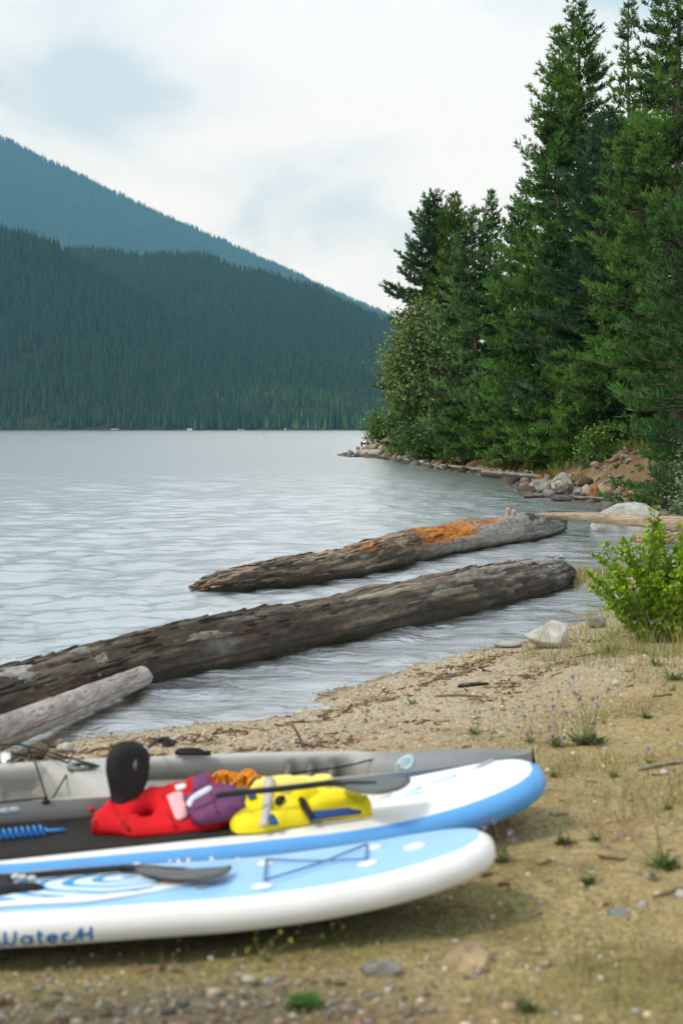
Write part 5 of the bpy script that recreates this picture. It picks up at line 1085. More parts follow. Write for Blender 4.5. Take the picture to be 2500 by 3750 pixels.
def ring(cx, cy, rx, ry, a0, a1, n=14): return [(cx + rx * math.cos(RAD(a0 + (a1 - a0) * i / n)), cy + ry * math.sin(RAD(a0 + (a1 - a0) * i / n))) for i in range(n + 1)]
WATER = [[(-10, 56), (-9, 20), (-2, 3), (10, 2), (19, 12), (21, 30), (21, 56)], [(21, 30), (24, 12), (33, 2), (46, 3), (55, 20), (58, 56)],    # W with rounded feet
         ring(96, 18, 18, 17, 0, 360), [(115, 37), (115, 0)], [(142, 54), (142, 12), (148, 2), (156, 2)], [(134, 38), (156, 38)],
         [(172, 19), (206, 19)] , ring(189, 18, 18, 17, 0, 315), [(228, 37), (228, 0)], [(228, 24), (234, 35), (248, 36)]]
MARK = [[(230, 2), (262, 2), (276, 16), (290, 44), (302, 52)], [(294, 2), (294, 52)], [(330, 0), (330, 56)], [(294, 28), (330, 28)]]
def letter(fr, segs, px0, px1, u0, u1, hgt, wid, phi0, mat, parent):
    A0 = rail_a(fr, px0, 0); A1 = rail_a(fr, px1, 0); k = (A0 - A1) / (u1 - u0)
    V, F = strokes([[((x - u0) * k, y / 56 * hgt) for x, y in q] for q in segs], wid); on_rail(fr, V, F, A0, phi0, 'lettering', mat, parent)
letter(FA, WATER, -12, 252, -10, 248, 0.054, 0.0115, -38, M_ink, boardA)
letter(FA, MARK, 232, 334, 230, 330, 0.054, 0.0115, -38, M_ink, boardA)
letter(FB, WATER, 624, 880, -10, 248, 0.072, 0.016, -28, M_white, boardB)
letter(FB, [[(0, 0), (3, 40), (14, 56), (26, 46), (30, 0)]], 484, 520, 0, 30, 0.060, 0.016, -22, M_white, boardB)
for (px, py, r_) in ((961, 3231, .045), (1348, 3180, .045), (974, 3148, .04), (1367, 3127, .04), (1520, 3144, .05)):
    q = FA.at(px, py, deckz + 0.02); an = np.arange(16) / 16 * 6.283; V, F = pillow(np.stack([q[0] + np.cos(an) * r_, q[1] + np.sin(an) * r_], 1), deckz - 0.001, 0.008, 0.02, res=0.02, smooth_outline=False, zf=dz(FA)); obj('cord_ring_patch', V, F, M_white, boardA)
M_cord = pbr('blue grey bungee', (0.10, 0.20, 0.38), 0.7)
def cordA(px_pts, c=0.025):
    P = np.array([FA.at(a, b, deckz + c) for a, b in px_pts]); P[:, 2] = deckz + c * 0.6 + rock_z(FA, -P[:, 0]); V, F = tube(bez(P, 20), 0.005, 6); return V, F
mb = MB()
for l in ([(975, 3143), (1150, 3160), (1340, 3172)], [(968, 3218), (1160, 3172), (1345, 3120)], [(975, 3143), (968, 3218)], [(1345, 3120), (1340, 3172)]): mb.add(*cordA(l))
mb.build('bungee_cord', M_cord, boardA)
q = FA.at(735, 3250, deckz); V, F = tube(np.stack([q + [0.02 * math.cos(k / 12 * 6.283), 0.02 * math.sin(k / 12 * 6.283), 0.004] for k in range(13)]), 0.004, 5); obj('valve_ring', V, F, M_grey, boardA)

# middle board: black pad, faint print, leash
on(FB, [(-900, 3250), (0, 3146), (400, 3104), (638, 3079), (880, 3054), (1000, 3034), (1090, 2990), (1040, 2925), (800, 2930), (600, 2938), (319, 2966), (0, 3006), (-900, 3110)], deckz, 0.006, boardB, 'traction_pad', M_pad, edge=0.012, res=0.05, rim=0.8, smooth_outline=False)
M_print = plastic('faint blue print', (0.55, 0.70, 0.80)); M_print2 = plastic('grey print', (0.36, 0.40, 0.42))
for pl, mt in (([(1470, 2925), (1500, 2906), (1540, 2892), (1545, 2900), (1515, 2915), (1550, 2912), (1548, 2920)], M_print), ([(1560, 2890), (1620, 2876), (1668, 2870), (1670, 2880), (1625, 2886)], M_print), ([(1738, 2862), (1775, 2848), (1812, 2842), (1806, 2850), (1770, 2860)], M_print2)):
    P = FB.many(pl, deckz + 0.02)[:, :2]; V, F = pillow(P, deckz - 0.003, 0.006, 0.006, res=0.03, zf=dz(FB), rim=0.95); obj('deck_print', V, F, mt, boardB)
q = FB.at(1395, 2912, deckz + 0.02); M_lead = plastic('white plug', (0.75, 0.75, 0.73))
V, F = pillow(np.stack([q[0] + 0.05 * np.cos(np.arange(14) / 14 * 6.283), q[1] + 0.05 * np.sin(np.arange(14) / 14 * 6.283)], 1), deckz - 0.002, 0.028, 0.03, res=0.02, smooth_outline=False, zf=dz(FB)); obj('valve_cap', V, F, M_lead, boardB)
M_coil = plastic('blue leash cord', (0.03, 0.23, 0.62))
root = empty('leash', None, 'coiled blue leash lying on the black pad of the middle board', 'leash', mat=FB.sub(*FB.at(100, 3050, deckz)[:2], deckz + 0.006))
q0 = FB.at(-260, 3086, deckz + 0.03) - FB.at(100, 3050, deckz); q1 = FB.at(165, 3040, deckz + 0.03) - FB.at(100, 3050, deckz); q2 = FB.at(240, 3030, deckz + 0.03) - FB.at(100, 3050, deckz)
tt = np.linspace(0, 1, 420); ax = q0[None] * (1 - tt[:, None]) + q1[None] * tt[:, None]; dv = (q1 - q0) / np.linalg.norm(q1 - q0); sv = np.cross([0, 0, 1.], dv); ph = tt * 2 * math.pi * 19
P = ax + sv[None] * (np.cos(ph) * 0.022)[:, None] + np.array([0, 0, 1.])[None] * (np.sin(ph) * 0.022 + 0.024)[:, None]; P[:, 2] -= ax[:, 2]
V, F = tube(P, 0.0065, 6); obj('coil', V, F, M_coil, root); q1[2] = 0.02; q2[2] = 0.012; V, F = tube([P[-1], q1 + [0.01, 0, 0], q2], 0.0085, 8); obj('cord', V, F, M_coil, root)

# ------------------------------------------------------------------ paddles
M_blade = plastic('grey paddle blade', (0.085, 0.095, 0.09), 0.4, 0.1); M_shaft = pbr('black paddle shaft', (0.012, 0.013, 0.014), 0.35, 0.1, 10)
def paddle(name, label, fr, sh, blade, c_sh, c_bl, bend=0.0):
    P = np.array([fr.at(a, b, deckz + c) for (a, b), c in zip(sh, c_sh)]); O = P[-1].copy(); root = empty(name, None, label, 'paddle', 'paddles on the boards', fr.sub(O[0], O[1], O[2]))
    V, F = tube(bez(P - O, 24), 0.0145, 12); obj('shaft', V, F, M_shaft, root)
    B = fr.many(blade, deckz + c_bl)[:, :2] - O[:2]
    V, F = pillow(B, deckz + c_bl - O[2] - 0.006, 0.014, 0.03, res=0.03, rim=0.4); x = V[:, 0]; V[:, 2] += bend * (x - x.min()) ** 2 + 0.25 * (V[:, 1] - B[:, 1].mean()) ** 2; obj('blade', V, F, M_blade, root)
    i = int(len(B) * 0.0); V, F = tube(np.array([P[-1] - O - (P[-1] - P[-2]) / np.linalg.norm(P[-1] - P[-2]) * 0.04, [B[:, 0].mean(), B[:, 1].mean(), deckz + c_bl - O[2] + 0.008]]), [0.016, 0.006], 10); obj('blade_neck', V, F, M_shaft, root)
    return root
paddle('paddle', 'black paddle lying on the wave printed near board', FA, [(-500, 3236), (0, 3214), (250, 3194), (482, 3178)], [(478, 3170), (577, 3172), (705, 3180), (801, 3176), (848, 3166), (841, 3188), (801, 3211), (737, 3218), (609, 3214), (545, 3200), (498, 3184)], [0.03, 0.03, 0.03, 0.03], 0.035)
paddle('paddle', 'grey bladed paddle lying across the yellow vest on the middle board', FB, [(790, 2914), (887, 2902), (1050, 2886), (1232, 2864)], [(1229, 2856), (1329, 2850), (1430, 2846), (1497, 2844), (1501, 2862), (1470, 2888), (1430, 2902), (1374, 2912), (1298, 2898), (1235, 2872)], [0.17, 0.17, 0.18, 0.18], 0.17)
M_clip = plastic('pale clip', (0.55, 0.60, 0.62))
root = empty('ankle_strap', None, 'black ankle strap with a pale clip at the left end of the near board', 'strap', mat=FA.sub(*FA.at(20, 3235, deckz)[:2], deckz + 0.006))
O = FA.at(20, 3235, deckz); V, F = pillow(FA.many([(-160, 3240), (10, 3205), (48, 3215), (50, 3232), (100, 3232), (158, 3232), (150, 3242), (60, 3250), (0, 3262), (-160, 3275)], deckz + 0.03)[:, :2] - O[:2], 0.003, 0.028, 0.02, res=0.02); obj('band', V, F, M_black, root)
for a_, b_ in ((58, 3216), (85, 3218), (118, 3222)): 
    q = FA.at(a_, b_, deckz + 0.04) - O; Vi, Fi = ico(2); obj('clip', Vi * np.array([0.018, 0.014, 0.012]) + [q[0], q[1], 0.040], Fi, M_clip, root)

# ------------------------------------------------------------------ life vests and rope on the middle board
M_red = pbr('red nylon', (0.62, 0.006, 0.010), 0.75, 0.12, 6, 0.15, 220, 0.25); M_purple = pbr('faded purple nylon', (0.17, 0.055, 0.14), 0.8, 0.15, 10, 0.2, 200, 0.2); M_tapew = plastic('pale grey strap', (0.62, 0.68, 0.72), 0.7); M_print_w = plastic('printed care label', (0.75, 0.42, 0.42), 0.7); M_labelw = plastic('white label', (0.78, 0.74, 0.74), 0.7)
M_yellow = pbr('yellow nylon', (0.86, 0.70, 0.008), 0.6, 0.10, 6, 0.15, 200, 0.3); M_yel2 = pbr('pale yellow nylon', (0.80, 0.74, 0.18), 0.7, 0.1, 6); M_beige = pbr('beige webbing', (0.52, 0.47, 0.44), 0.85, 0.1, 20); M_navy = pbr('navy webbing', (0.02, 0.07, 0.24), 0.8, 0.1, 20); M_orange = pbr('orange rope', (0.72, 0.27, 0.01), 0.75, 0.2, 60)
pz = deckz + 0.006
O = FB.at(560, 2980, pz); OV = np.array([O[0], O[1], pz])
red = empty('life_vest', None, 'red life vest with a neck hole and a purple panel, on the black pad', 'life vest', 'life vests', FB.sub(O[0], O[1], pz))
RY = FB.at(560, 3050, pz)[1]
on(FB, [(334, 3006), (380, 2950), (430, 2896), (479, 2908), (571, 2880), (638, 2872), (699, 2850), (735, 2843), (772, 2830), (800, 2880), (850, 2930), (860, 2985), (800, 3020), (715, 3036), (565, 3056), (491, 3060), (437, 3034), (364, 3022)], pz, 0.06, red, 'body', M_red, OV, tilt=0.42, y0=RY, edge=0.032, lumps=0.22, seed=3, rim=0.55, heap=True, smooth_outline=False,
   holes=[[(488, 2984), (522, 2940), (552, 2932), (572, 2962), (552, 2990), (522, 3002)]])
on(FB, [(424, 2902), (432, 2896), (345, 3010), (334, 3008)], pz + 0.045, 0.012, red, 'edge_binding', M_purple, OV, tilt=0.42, y0=RY, edge=0.01, res=0.015, smooth_outline=False)
on(FB, [(611, 2914), (640, 2902), (668, 2898), (690, 2985), (652, 3004), (640, 2990)], pz + 0.066, 0.010, red, 'care_label', M_print_w, OV, tilt=0.42, y0=RY, edge=0.01, res=0.02, smooth_outline=False, rim=0.9)
on(FB, [(640, 2878), (678, 2868), (684, 2884), (648, 2895)], pz + 0.064, 0.010, red, 'white_label', M_labelw, OV, tilt=0.42, y0=RY, edge=0.01, res=0.015, smooth_outline=False, rim=0.9)
on(FB, [(703, 2852), (715, 2838), (765, 2832), (772, 2872), (738, 2888), (706, 2885)], pz + 0.06, 0.03, red, 'shoulder_strap', M_purple, OV, tilt=0.42, y0=RY, edge=0.03, res=0.015)
on(FB, [(672, 2918), (720, 2900), (770, 2878), (800, 2872), (862, 2880), (900, 2952), (860, 2980), (800, 3000), (735, 3012), (700, 2985)], pz + 0.06, 0.055, red, 'panel', M_purple, OV, tilt=0.42, y0=RY, edge=0.022, lumps=0.12, seed=6, rim=0.7, smooth_outline=False)
on(FB, [(682, 2940), (700, 2912), (760, 2876), (778, 2878), (770, 2892), (712, 2926), (700, 2950)], pz + 0.110, 0.014, red, 'pale_strap', M_tapew, OV, tilt=0.42, y0=RY, edge=0.01, res=0.015)
M_creasep = pbr('dark purple crease shade', (0.075, 0.02, 0.06), 0.8); M_creaser = pbr('dark red crease shade', (0.30, 0.003, 0.006), 0.8)  # for dark strips drawn as vest creases, fold shade put into their colour
for pl in ([(712, 2962), (790, 2928), (872, 2905), (876, 2910), (794, 2934), (716, 2968)], [(770, 2900), (795, 2990), (801, 2988), (776, 2898)]): on(FB, pl, pz + 0.108, 0.009, red, 'crease_shade', M_creasep, OV, tilt=0.42, y0=RY, edge=0.006, res=0.015, smooth_outline=False, rim=0.9)
for pl in ([(400, 2930), (430, 2990), (470, 3040), (476, 3036), (436, 2986), (406, 2926)], [(585, 2890), (600, 2960), (640, 3030), (646, 3027), (607, 2957), (592, 2888)]): on(FB, pl, pz + 0.052, 0.011, red, 'crease_shade', M_creaser, OV, tilt=0.42, y0=RY, edge=0.006, res=0.015, smooth_outline=False, rim=0.9)
V0, F0 = ico(2); q = FB.at(336, 2966, pz + 0.05) - OV; obj('toggle', V0 * np.array([0.016, 0.014, 0.014]) + q, F0, M_red, red)
yel_bag_o = FB.at(1080, 2950, pz); OV = np.array([yel_bag_o[0], yel_bag_o[1], pz])
yel = empty('life_vest', None, 'puffy yellow life vest with beige and navy straps under the paddle', 'life vest', 'life vests', FB.sub(OV[0], OV[1], pz))
YY = FB.at(960, 3034, pz)[1]
on(FB, [(841, 2999), (850, 2972), (880, 2945), (899, 2920), (949, 2900), (1005, 2896), (1045, 2908), (1090, 2918), (1114, 2945), (1116, 2968), (1138, 2990), (1100, 3000), (1060, 3008), (1020, 3022), (949, 3038), (874, 3038), (850, 3022)], pz, 0.06, yel, 'chest_panel', M_yellow, OV, heap=True, tilt=0.36, y0=YY, edge=0.045, lumps=0.42, seed=8, rim=0.4)
on(FB, [(1100, 2902), (1130, 2890), (1177, 2884), (1215, 2892), (1264, 2894), (1310, 2906), (1351, 2922), (1360, 2940), (1340, 2962), (1290, 2958), (1235, 2960), (1180, 2968), (1142, 2970), (1120, 2940)], pz, 0.065, yel, 'side_panel', M_yellow, OV, heap=True, tilt=0.36, y0=YY, edge=0.045, lumps=0.42, seed=9, rim=0.4)
on(FB, [(900, 2890), (950, 2852), (1007, 2846), (1120, 2843), (1220, 2842), (1212, 2866), (1120, 2876), (1010, 2888)], pz, 0.06, yel, 'back_panel', M_yel2, OV, heap=True, tilt=0.36, y0=YY, edge=0.03, lumps=0.08, seed=10)
on(FB, [(1060, 2900), (1100, 2886), (1165, 2878), (1188, 2886), (1150, 2906), (1110, 2920), (1080, 2920)], pz + 0.03, 0.07, yel, 'collar', M_yellow, OV, tilt=0.36, y0=YY, edge=0.04, seed=11)
on(FB, [(968, 2842), (1003, 2842), (1001, 2900), (992, 2960), (970, 3030), (947, 3034), (960, 2960), (964, 2900)], pz + 0.058, 0.018, yel, 'beige_strap', M_beige, OV, tilt=0.36, y0=YY, edge=0.008, res=0.02, smooth_outline=False)
on(FB, [(1128, 2990), (1145, 2972), (1240, 2960), (1300, 2957), (1328, 2966), (1240, 2976), (1160, 2988)], pz + 0.04, 0.03, yel, 'navy_strap', M_navy, OV, tilt=0.36, y0=YY, edge=0.01, res=0.02)
on(FB, [(988, 2980), (1000, 2976), (1018, 3008), (1016, 3024), (992, 3026), (986, 3000)], pz + 0.058, 0.014, yel, 'navy_strap', M_navy, OV, tilt=0.36, y0=YY, edge=0.01, res=0.02)
on(FB, [(1090, 2908), (1106, 2904), (1130, 2950), (1152, 2982), (1134, 2992), (1108, 2960)], pz + 0.062, 0.016, yel, 'black_strap', M_black, OV, tilt=0.36, y0=YY, edge=0.01, res=0.02)
on(FB, [(1005, 2926), (1020, 2910), (1045, 2912), (1030, 2938), (1010, 2942)], pz + 0.062, 0.016, yel, 'buckle', M_black, OV, tilt=0.36, y0=YY, edge=0.01, res=0.015)
on(FB, [(905, 2905), (935, 2902), (936, 2916), (912, 2920)], pz + 0.058, 0.014, yel, 'navy_tab', M_navy, OV, tilt=0.36, y0=YY, edge=0.008, res=0.015)
O = FB.at(872, 2868, pz + 0.075); root = empty('rope_coil', None, 'loosely coiled orange rope behind the purple panel', 'rope', mat=FB.sub(O[0], O[1], pz))
rng = np.random.default_rng(12); tt = np.linspace(0, 1, 900); q0 = FB.at(800, 2864, pz + .075) - O; q1 = FB.at(948, 2870, pz + .075) - O
ax = q0[None] * (1 - tt[:, None]) + q1[None] * tt[:, None]; ph = tt * 2 * math.pi * 17
P = np.stack([ax[:, 0] + 0.040 * np.cos(ph) + 0.012 * np.sin(ph * 2.3), ax[:, 1] + 0.02 * np.sin(ph * 0.7) + 0.035 * np.cos(ph * 1.13), 0.066 + 0.052 * np.sin(ph) + 0.010 * np.sin(ph * 1.9)], 1); V, F = tube(P, 0.0062, 6); obj('rope', V, F, M_orange, root)

# ------------------------------------------------------------------ kayak
FK = Frame(1.0, 7.42, RAD(9.8), 0.205, -0.012, 0.02, 0, 0.76)
KA = np.array([0, .05, .3, .8, 1.4, 2.2, 2.8, 3.3, 3.7, 3.9]); KW = np.array([.02, .045, .105, .225, .325, .375, .365, .27, .13, .03]); KZ = np.array([.30, .295, .28, .268, .262, .262, .262, .27, .30, .32])
def kw(a): return np.interp(a, KA, KW)
def kzg(a): return np.interp(a, KA, KZ)
def kdeck(a, v):
    a = np.asarray(a, float); v = np.asarray(v, float); av = np.abs(v); z = kzg(a) + 0.045 * sstep(1.0, 0.55, a) * sstep(0.0, 0.3, a) * (1 - v ** 2) + 0.02 * sstep(0.86, 0.97, av) * sstep(0.5, 1.0, a)
    sidem = sstep(0.90, 0.80, av); cock = sstep(0.80, 0.93, a - 0.10 * v) * sstep(2.16, 2.02, a) * sidem; seat = sstep(1.62, 1.74, a)
    z = z - cock * (0.235 - 0.08 * seat)
    tank = sstep(2.34, 2.48, a - 0.14 * v) * sstep(3.45, 3.35, a) * sidem; z = z - tank * 0.13
    z = z + 0.035 * (cock < 0.02) * (tank < 0.02) * sstep(2.1, 2.2, a) * sstep(2.5, 2.35, a) * (1 - v ** 2)
    for k in range(4): z = z + 0.17 * cock * sstep(0.055, 0.012, np.abs(a - (0.93 + 0.115 * k) + 0.10 * (av - 0.6))) * sstep(0.40, 0.80, av) * 1.1
    z = z + 0.02 * cock * seat * np.sin((a - 1.7) * 40) * 0.3 + 0.03 * tank * sstep(0.05, 0.0, np.abs(a - 2.75)) * sstep(0.2, 0.5, av)
    return z
kay = empty('kayak', None, 'grey sit-on-top kayak with a black seat back, farthest from the camera of the three craft', 'kayak', mat=FK.M)
M_kay = tinted('mottled grey kayak plastic', 0.42, 0.45, 0, 0.06, 3.0)
av_ = np.linspace(0, 3.9, 230); vv = np.sin(np.linspace(-1, 1, 61) * math.pi / 2) * 0.5 + np.linspace(-1, 1, 61) * 0.5; A_, V_ = np.meshgrid(av_, vv, indexing='ij'); m, n = A_.shape
Zd = kdeck(A_.ravel(), V_.ravel()); V = np.stack([-A_.ravel(), V_.ravel() * kw(A_.ravel()), Zd], 1); I = np.arange(m * n).reshape(m, n); F = np.stack([I[:-1, :-1], I[:-1, 1:], I[1:, 1:], I[1:, :-1]], -1).reshape(-1, 4)
n_ = fbm(V * np.array([1.0, 5, 4]), 3, 91); bow = sstep(0.95, 0.75, A_.ravel()); aa_ = A_.ravel(); va_ = np.abs(V_.ravel()); mid = sstep(0.92, 0.86, va_) * np.clip(sstep(0.78, 0.90, aa_ - 0.10 * V_.ravel()) * sstep(2.18, 2.06, aa_) + 0.75 * sstep(2.34, 2.46, aa_ - 0.14 * V_.ravel()) * sstep(3.46, 3.36, aa_), 0, 1); c = cmix((0.42, 0.415, 0.385), (0.085, 0.080, 0.060), np.clip(mid * (1 + 0.3 * n_), 0, 1)); bw = np.clip(bow + 0.3 * n_, 0, 1)[:, None]; c = c * (1 - bw) + np.array([0.19, 0.20, 0.205]) * bw; rimc = sstep(0.84, 0.93, np.abs(V_.ravel()))[:, None] * 0.95 * (1 - bw); c = c * (1 - rimc) + np.array([0.45, 0.445, 0.42]) * rimc  # cockpit and tank well darkened, shade put into the tint; rim lightened
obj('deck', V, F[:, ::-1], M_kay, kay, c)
hv = np.linspace(0, 1, 13); A_, H_ = np.meshgrid(av_, np.concatenate([hv, 1 + hv[1:]]), indexing='ij'); a, h = A_.ravel(), H_.ravel(); th_ = h * math.pi / 2; sg = np.cos(th_); sg = np.sign(sg) * np.abs(sg) ** 0.75
V = np.stack([-a, sg * kw(a), kzg(a) + 0.02 * sstep(0.5, 1, a) - (kzg(a) + 0.02 * sstep(0.5, 1, a) - 0.16 * np.clip(1 - a / 0.5, 0, 1) ** 2 - 0.10 * np.clip((a - 3.4) / 0.5, 0, 1) ** 2) * np.abs(np.sin(th_)) ** 0.9], 1); m, n = A_.shape; I = np.arange(m * n).reshape(m, n); F = np.stack([I[:-1, :-1], I[:-1, 1:], I[1:, 1:], I[1:, :-1]], -1).reshape(-1, 4)
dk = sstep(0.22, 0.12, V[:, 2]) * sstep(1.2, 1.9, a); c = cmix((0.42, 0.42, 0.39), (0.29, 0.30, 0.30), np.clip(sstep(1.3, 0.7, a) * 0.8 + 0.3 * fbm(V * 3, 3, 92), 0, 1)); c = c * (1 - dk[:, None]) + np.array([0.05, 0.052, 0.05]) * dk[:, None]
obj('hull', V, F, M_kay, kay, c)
def kon(px, py, c=0.27):
    for _ in range(6): q = FK.at(px, py, c); c = float(kdeck([-q[0]], [np.clip(q[1] / kw(-q[0]), -1, 1)])[0])
    return np.array([q[0], q[1], c])
# seat back: a padded black tear-drop slab leaning back, twisted a little on its straps
rt_ = empty_loc = kon(440, 2955)
V, F = pillow(np.array([(-0.075, 0.0), (-0.10, 0.10), (-0.135, 0.22), (-0.13, 0.31), (-0.08, 0.365), (0.0, 0.38), (0.08, 0.365), (0.13, 0.31), (0.135, 0.22), (0.10, 0.10), (0.07, 0.0)]), 0, 0.07, 0.05, res=0.025, rim=0.3)
V = np.stack([V[:, 0], -V[:, 2] + 0.02, V[:, 1]], 1); Rm = np.array(Euler((RAD(-6), RAD(9), RAD(34))).to_matrix()); SB = np.array([rt_[0] + 0.03, rt_[1] + 0.02, max(rt_[2], 0.20) - 0.03])
seat = obj('seat_back', V * 0.86 @ Rm.T + SB, [f[::-1] for f in F], M_black, kay)
M_logo = plastic('grey emblem', (0.20, 0.235, 0.23)); M_tag = plastic('white tag', (0.72, 0.72, 0.72))
def on_seat(poly, name, mat, d=0.056):
    P = np.array(poly); V, F = pillow(P, 0, 0.004, 0.004, res=0.02, smooth_outline=False, rim=0.9); V = np.stack([V[:, 0], -V[:, 2] - d + 0.02 + 0.004, V[:, 1]], 1); obj(name, V * 0.86 @ Rm.T + SB, [f[::-1] for f in F], mat, seat)
on_seat([(-0.005, 0.245), (0.002, 0.225), (0.010, 0.222), (0.014, 0.24), (0.015, 0.265), (0.010, 0.287), (0.004, 0.284), (0.002, 0.265), (-0.010, 0.258)], 'emblem', M_logo, 0.072)
on_seat([(0.065, 0.345), (0.115, 0.30), (0.125, 0.315), (0.085, 0.355)], 'tag', M_tag, 0.052)
q = kon(500, 2900); V, F = pillow(np.array([(-0.02, -0.15), (-0.02, 0.15), (0.12, 0.16), (0.30, 0.13), (0.32, 0), (0.30, -0.13), (0.12, -0.16)]) + q[:2], q[2], 0.03, 0.03, res=0.04); obj('seat_pad', V, F, plastic('grey seat pad', (0.26, 0.26, 0.23), 0.8), kay)
V, F = tube(bez([SB + [0.05, 0.12, 0.22], kon(590, 2842) + [0, 0, 0.03], kon(650, 2846) + [0, 0, 0.02]], 12), 0.008, 6); obj('seat_strap', V, F, M_black, kay)
gwf = lambda a_: np.array([-a_, kw(a_) - 0.01, kzg(a_) + 0.03])
a0 = 3.9 * 0 + 1.80
mb = MB(); mb.add(*tube(bez([gwf(1.84) + [0, -0.01, 0], gwf(1.82) + [0, -0.01, 0.022], gwf(1.72) + [0, -0.02, 0.022], gwf(1.70) + [0, -0.03, 0.0]], 14), 0.012, 8)); mb.add(*tube([gwf(1.83) + [0, -0.03, 0.012], gwf(1.66) + [0, -0.04, 0.008]], 0.014, 8)); mb.build('side_handle', M_black, kay)
for px, py in ((620, 2850), (592, 2838)):
    q = kon(px, py); V, F = tube(np.stack([q + [0.03 * math.cos(k / 14 * 6.283), 0.03 * math.sin(k / 14 * 6.283), 0.02] for k in range(15)]), 0.009, 6); obj('strap_loop', V, F, M_black, kay)
q = kon(302, 2892); an = np.arange(25) / 24 * 6.283; V, F = tube(np.stack([q[0] + 0.058 * np.cos(an), q[1] + 0.045 * np.sin(an), q[2] + 0.010 + 0 * an], 1), 0.017, 8); hr = obj('rod_holder', V, F, plastic('dark grey fitting', (0.11, 0.125, 0.12)), kay)
V, F = tube([[q[0], q[1], q[2] + 0.002], [q[0], q[1], q[2] + 0.012]], [0.045, 0.045], 20); V = (V - q) * np.array([1, 0.8, 1]) + q; obj('socket', V, F, M_black, hr)
for k in range(3): e_ = q + [0.062 * math.cos(0.6 + k * 2.1), 0.048 * math.sin(0.6 + k * 2.1), 0.026]; obj('screw', ico(1)[0] * np.array([0.010, 0.010, 0.005]) + e_, ico(1)[1], M_clip, hr)
def kc(pts, lift=0.03): return bez([kon(a, b) + [0, 0, lift] for a, b in pts], 16)
mb = MB()
for l in ([(85, 2846), (120, 2880), (172, 2945)], [(172, 2945), (210, 2926), (260, 2895)], [(30, 2905), (130, 2876), (250, 2850), (365, 2828)], [(-80, 2850), (85, 2846)], [(172, 2945), (-60, 2968)], [(365, 2828), (85, 2846)]):
    P = kc(l); P[:, 2] = np.maximum(P[:, 2], 0.262); mb.add(*tube(P, 0.0055, 6))
mb.build('bungee_cord', M_black, kay)
q = kon(170, 2945); obj('cord_hook', ico(2)[0] * np.array([0.022, 0.016, 0.014]) + q + [0, 0, 0.01], ico(2)[1], M_black, kay)
mb = MB(); P = np.array([FK.at(1060, 2832, 0.27), FK.at(1250, 2808, 0.27), FK.at(1400, 2775, 0.28), FK.at(1560, 2768, 0.29)]); mb.add(*tube(bez(P, 16), 0.005, 6)); mb.build('deck_line', M_black, kay)
def decal(poly, name, mat, th=0.003):
    P = np.array([kon(a, b)[:2] for a, b in poly]); zf = lambda p: kdeck(-p[:, 0], np.clip(p[:, 1] / kw(-p[:, 0]), -1, 1)); V, F = pillow(P, 0.001, th, 0.003, res=0.02, zf=zf, rim=0.95); return obj(name, V, F, mat, kay)
an = np.arange(16) / 16 * 6.283
dl = decal([(1482 + 33 * math.cos(k) + 6 * math.sin(k), 2791 - 26 * math.sin(k) - 10 * math.cos(k)) for k in an], 'emblem', plastic('pale blue emblem', (0.40, 0.56, 0.62)))
dl2 = decal([(1482 + 20 * math.cos(k) + 4 * math.sin(k), 2791 - 14 * math.sin(k) - 6 * math.cos(k)) for k in an], 'emblem_centre', plastic('grey emblem centre', (0.30, 0.36, 0.40)), 0.005)
decal([(8, 2862), (40, 2860), (42, 2896), (10, 2898)], 'sticker', M_tag, 0.004); decal([(-22, 2864), (5, 2862), (6, 2876), (-22, 2878)], 'sticker', plastic('orange sticker', (0.70, 0.20, 0.02)), 0.004)
V, F = tube([(0.0, 0, 0.30), (0.012, 0, 0.24), (0.008, 0, 0.20)], [0.012, 0.014, 0.010], 8); obj('bow_toggle', V, F, M_black, kay)
for px, py in ((20, 2972), (-20, 2976), (55, 2968)): q = FK.at(px, py, 0.28); obj('deck_fitting', ico(2)[0] * np.array([0.03, 0.02, 0.02]) + q, ico(2)[1], plastic('grey fitting', (0.30, 0.33, 0.34)), kay)

# ------------------------------------------------------------------ person sitting at the tip of the point
P0 = ground_hit(1345, 1646); pk = 118 / FPX
PB = at_y(1340, 1634, P0[1] + 0.5)
per = empty('person', PB, 'person with dark hair, white top and black trousers sitting on the rocks of the point', 'person')
def skinned(name, pts, edges, radii, mat, parent, sub=1, root=0, extra=None):
    me = bpy.data.meshes.new(name); me.from_pydata([tuple(p) for p in pts], edges, []); o = bpy.data.objects.new(name, me); COL.objects.link(o); o.modifiers.new('skin', 'SKIN'); sd = me.skin_vertices[0].data
    for i, r in enumerate(radii): sd[i].radius = (r, r) if np.isscalar(r) else r; sd[i].use_root = (i == root)
    s = o.modifiers.new('sub', 'SUBSURF'); s.levels = s.render_levels = sub; bpy.context.view_layer.update(); m2 = bpy.data.meshes.new_from_object(o.evaluated_get(bpy.context.evaluated_depsgraph_get())); bpy.data.objects.remove(o)
    V = np.array([v.co[:] for v in m2.vertices]); F = [tuple(f.vertices) for f in m2.polygons]; bpy.data.meshes.remove(m2)
    if extra: 
        for (v, f) in extra: F += [tuple(i + len(V) for i in q) for q in f]; V = np.concatenate([V, v])
    return obj(name, V, F, mat, parent)
M_skin = pbr('skin', (0.42, 0.24, 0.16), 0.55); M_hair = pbr('dark hair', (0.015, 0.011, 0.009), 0.5); M_top = pbr('white cotton', (0.78, 0.78, 0.77), 0.85); M_trou = pbr('black trousers', (0.012, 0.012, 0.014), 0.8)
pel, ch, nk, hd = (0, 0, .10), (-.02, 0, .40), (-.015, 0, .53), (-.05, 0, .67)
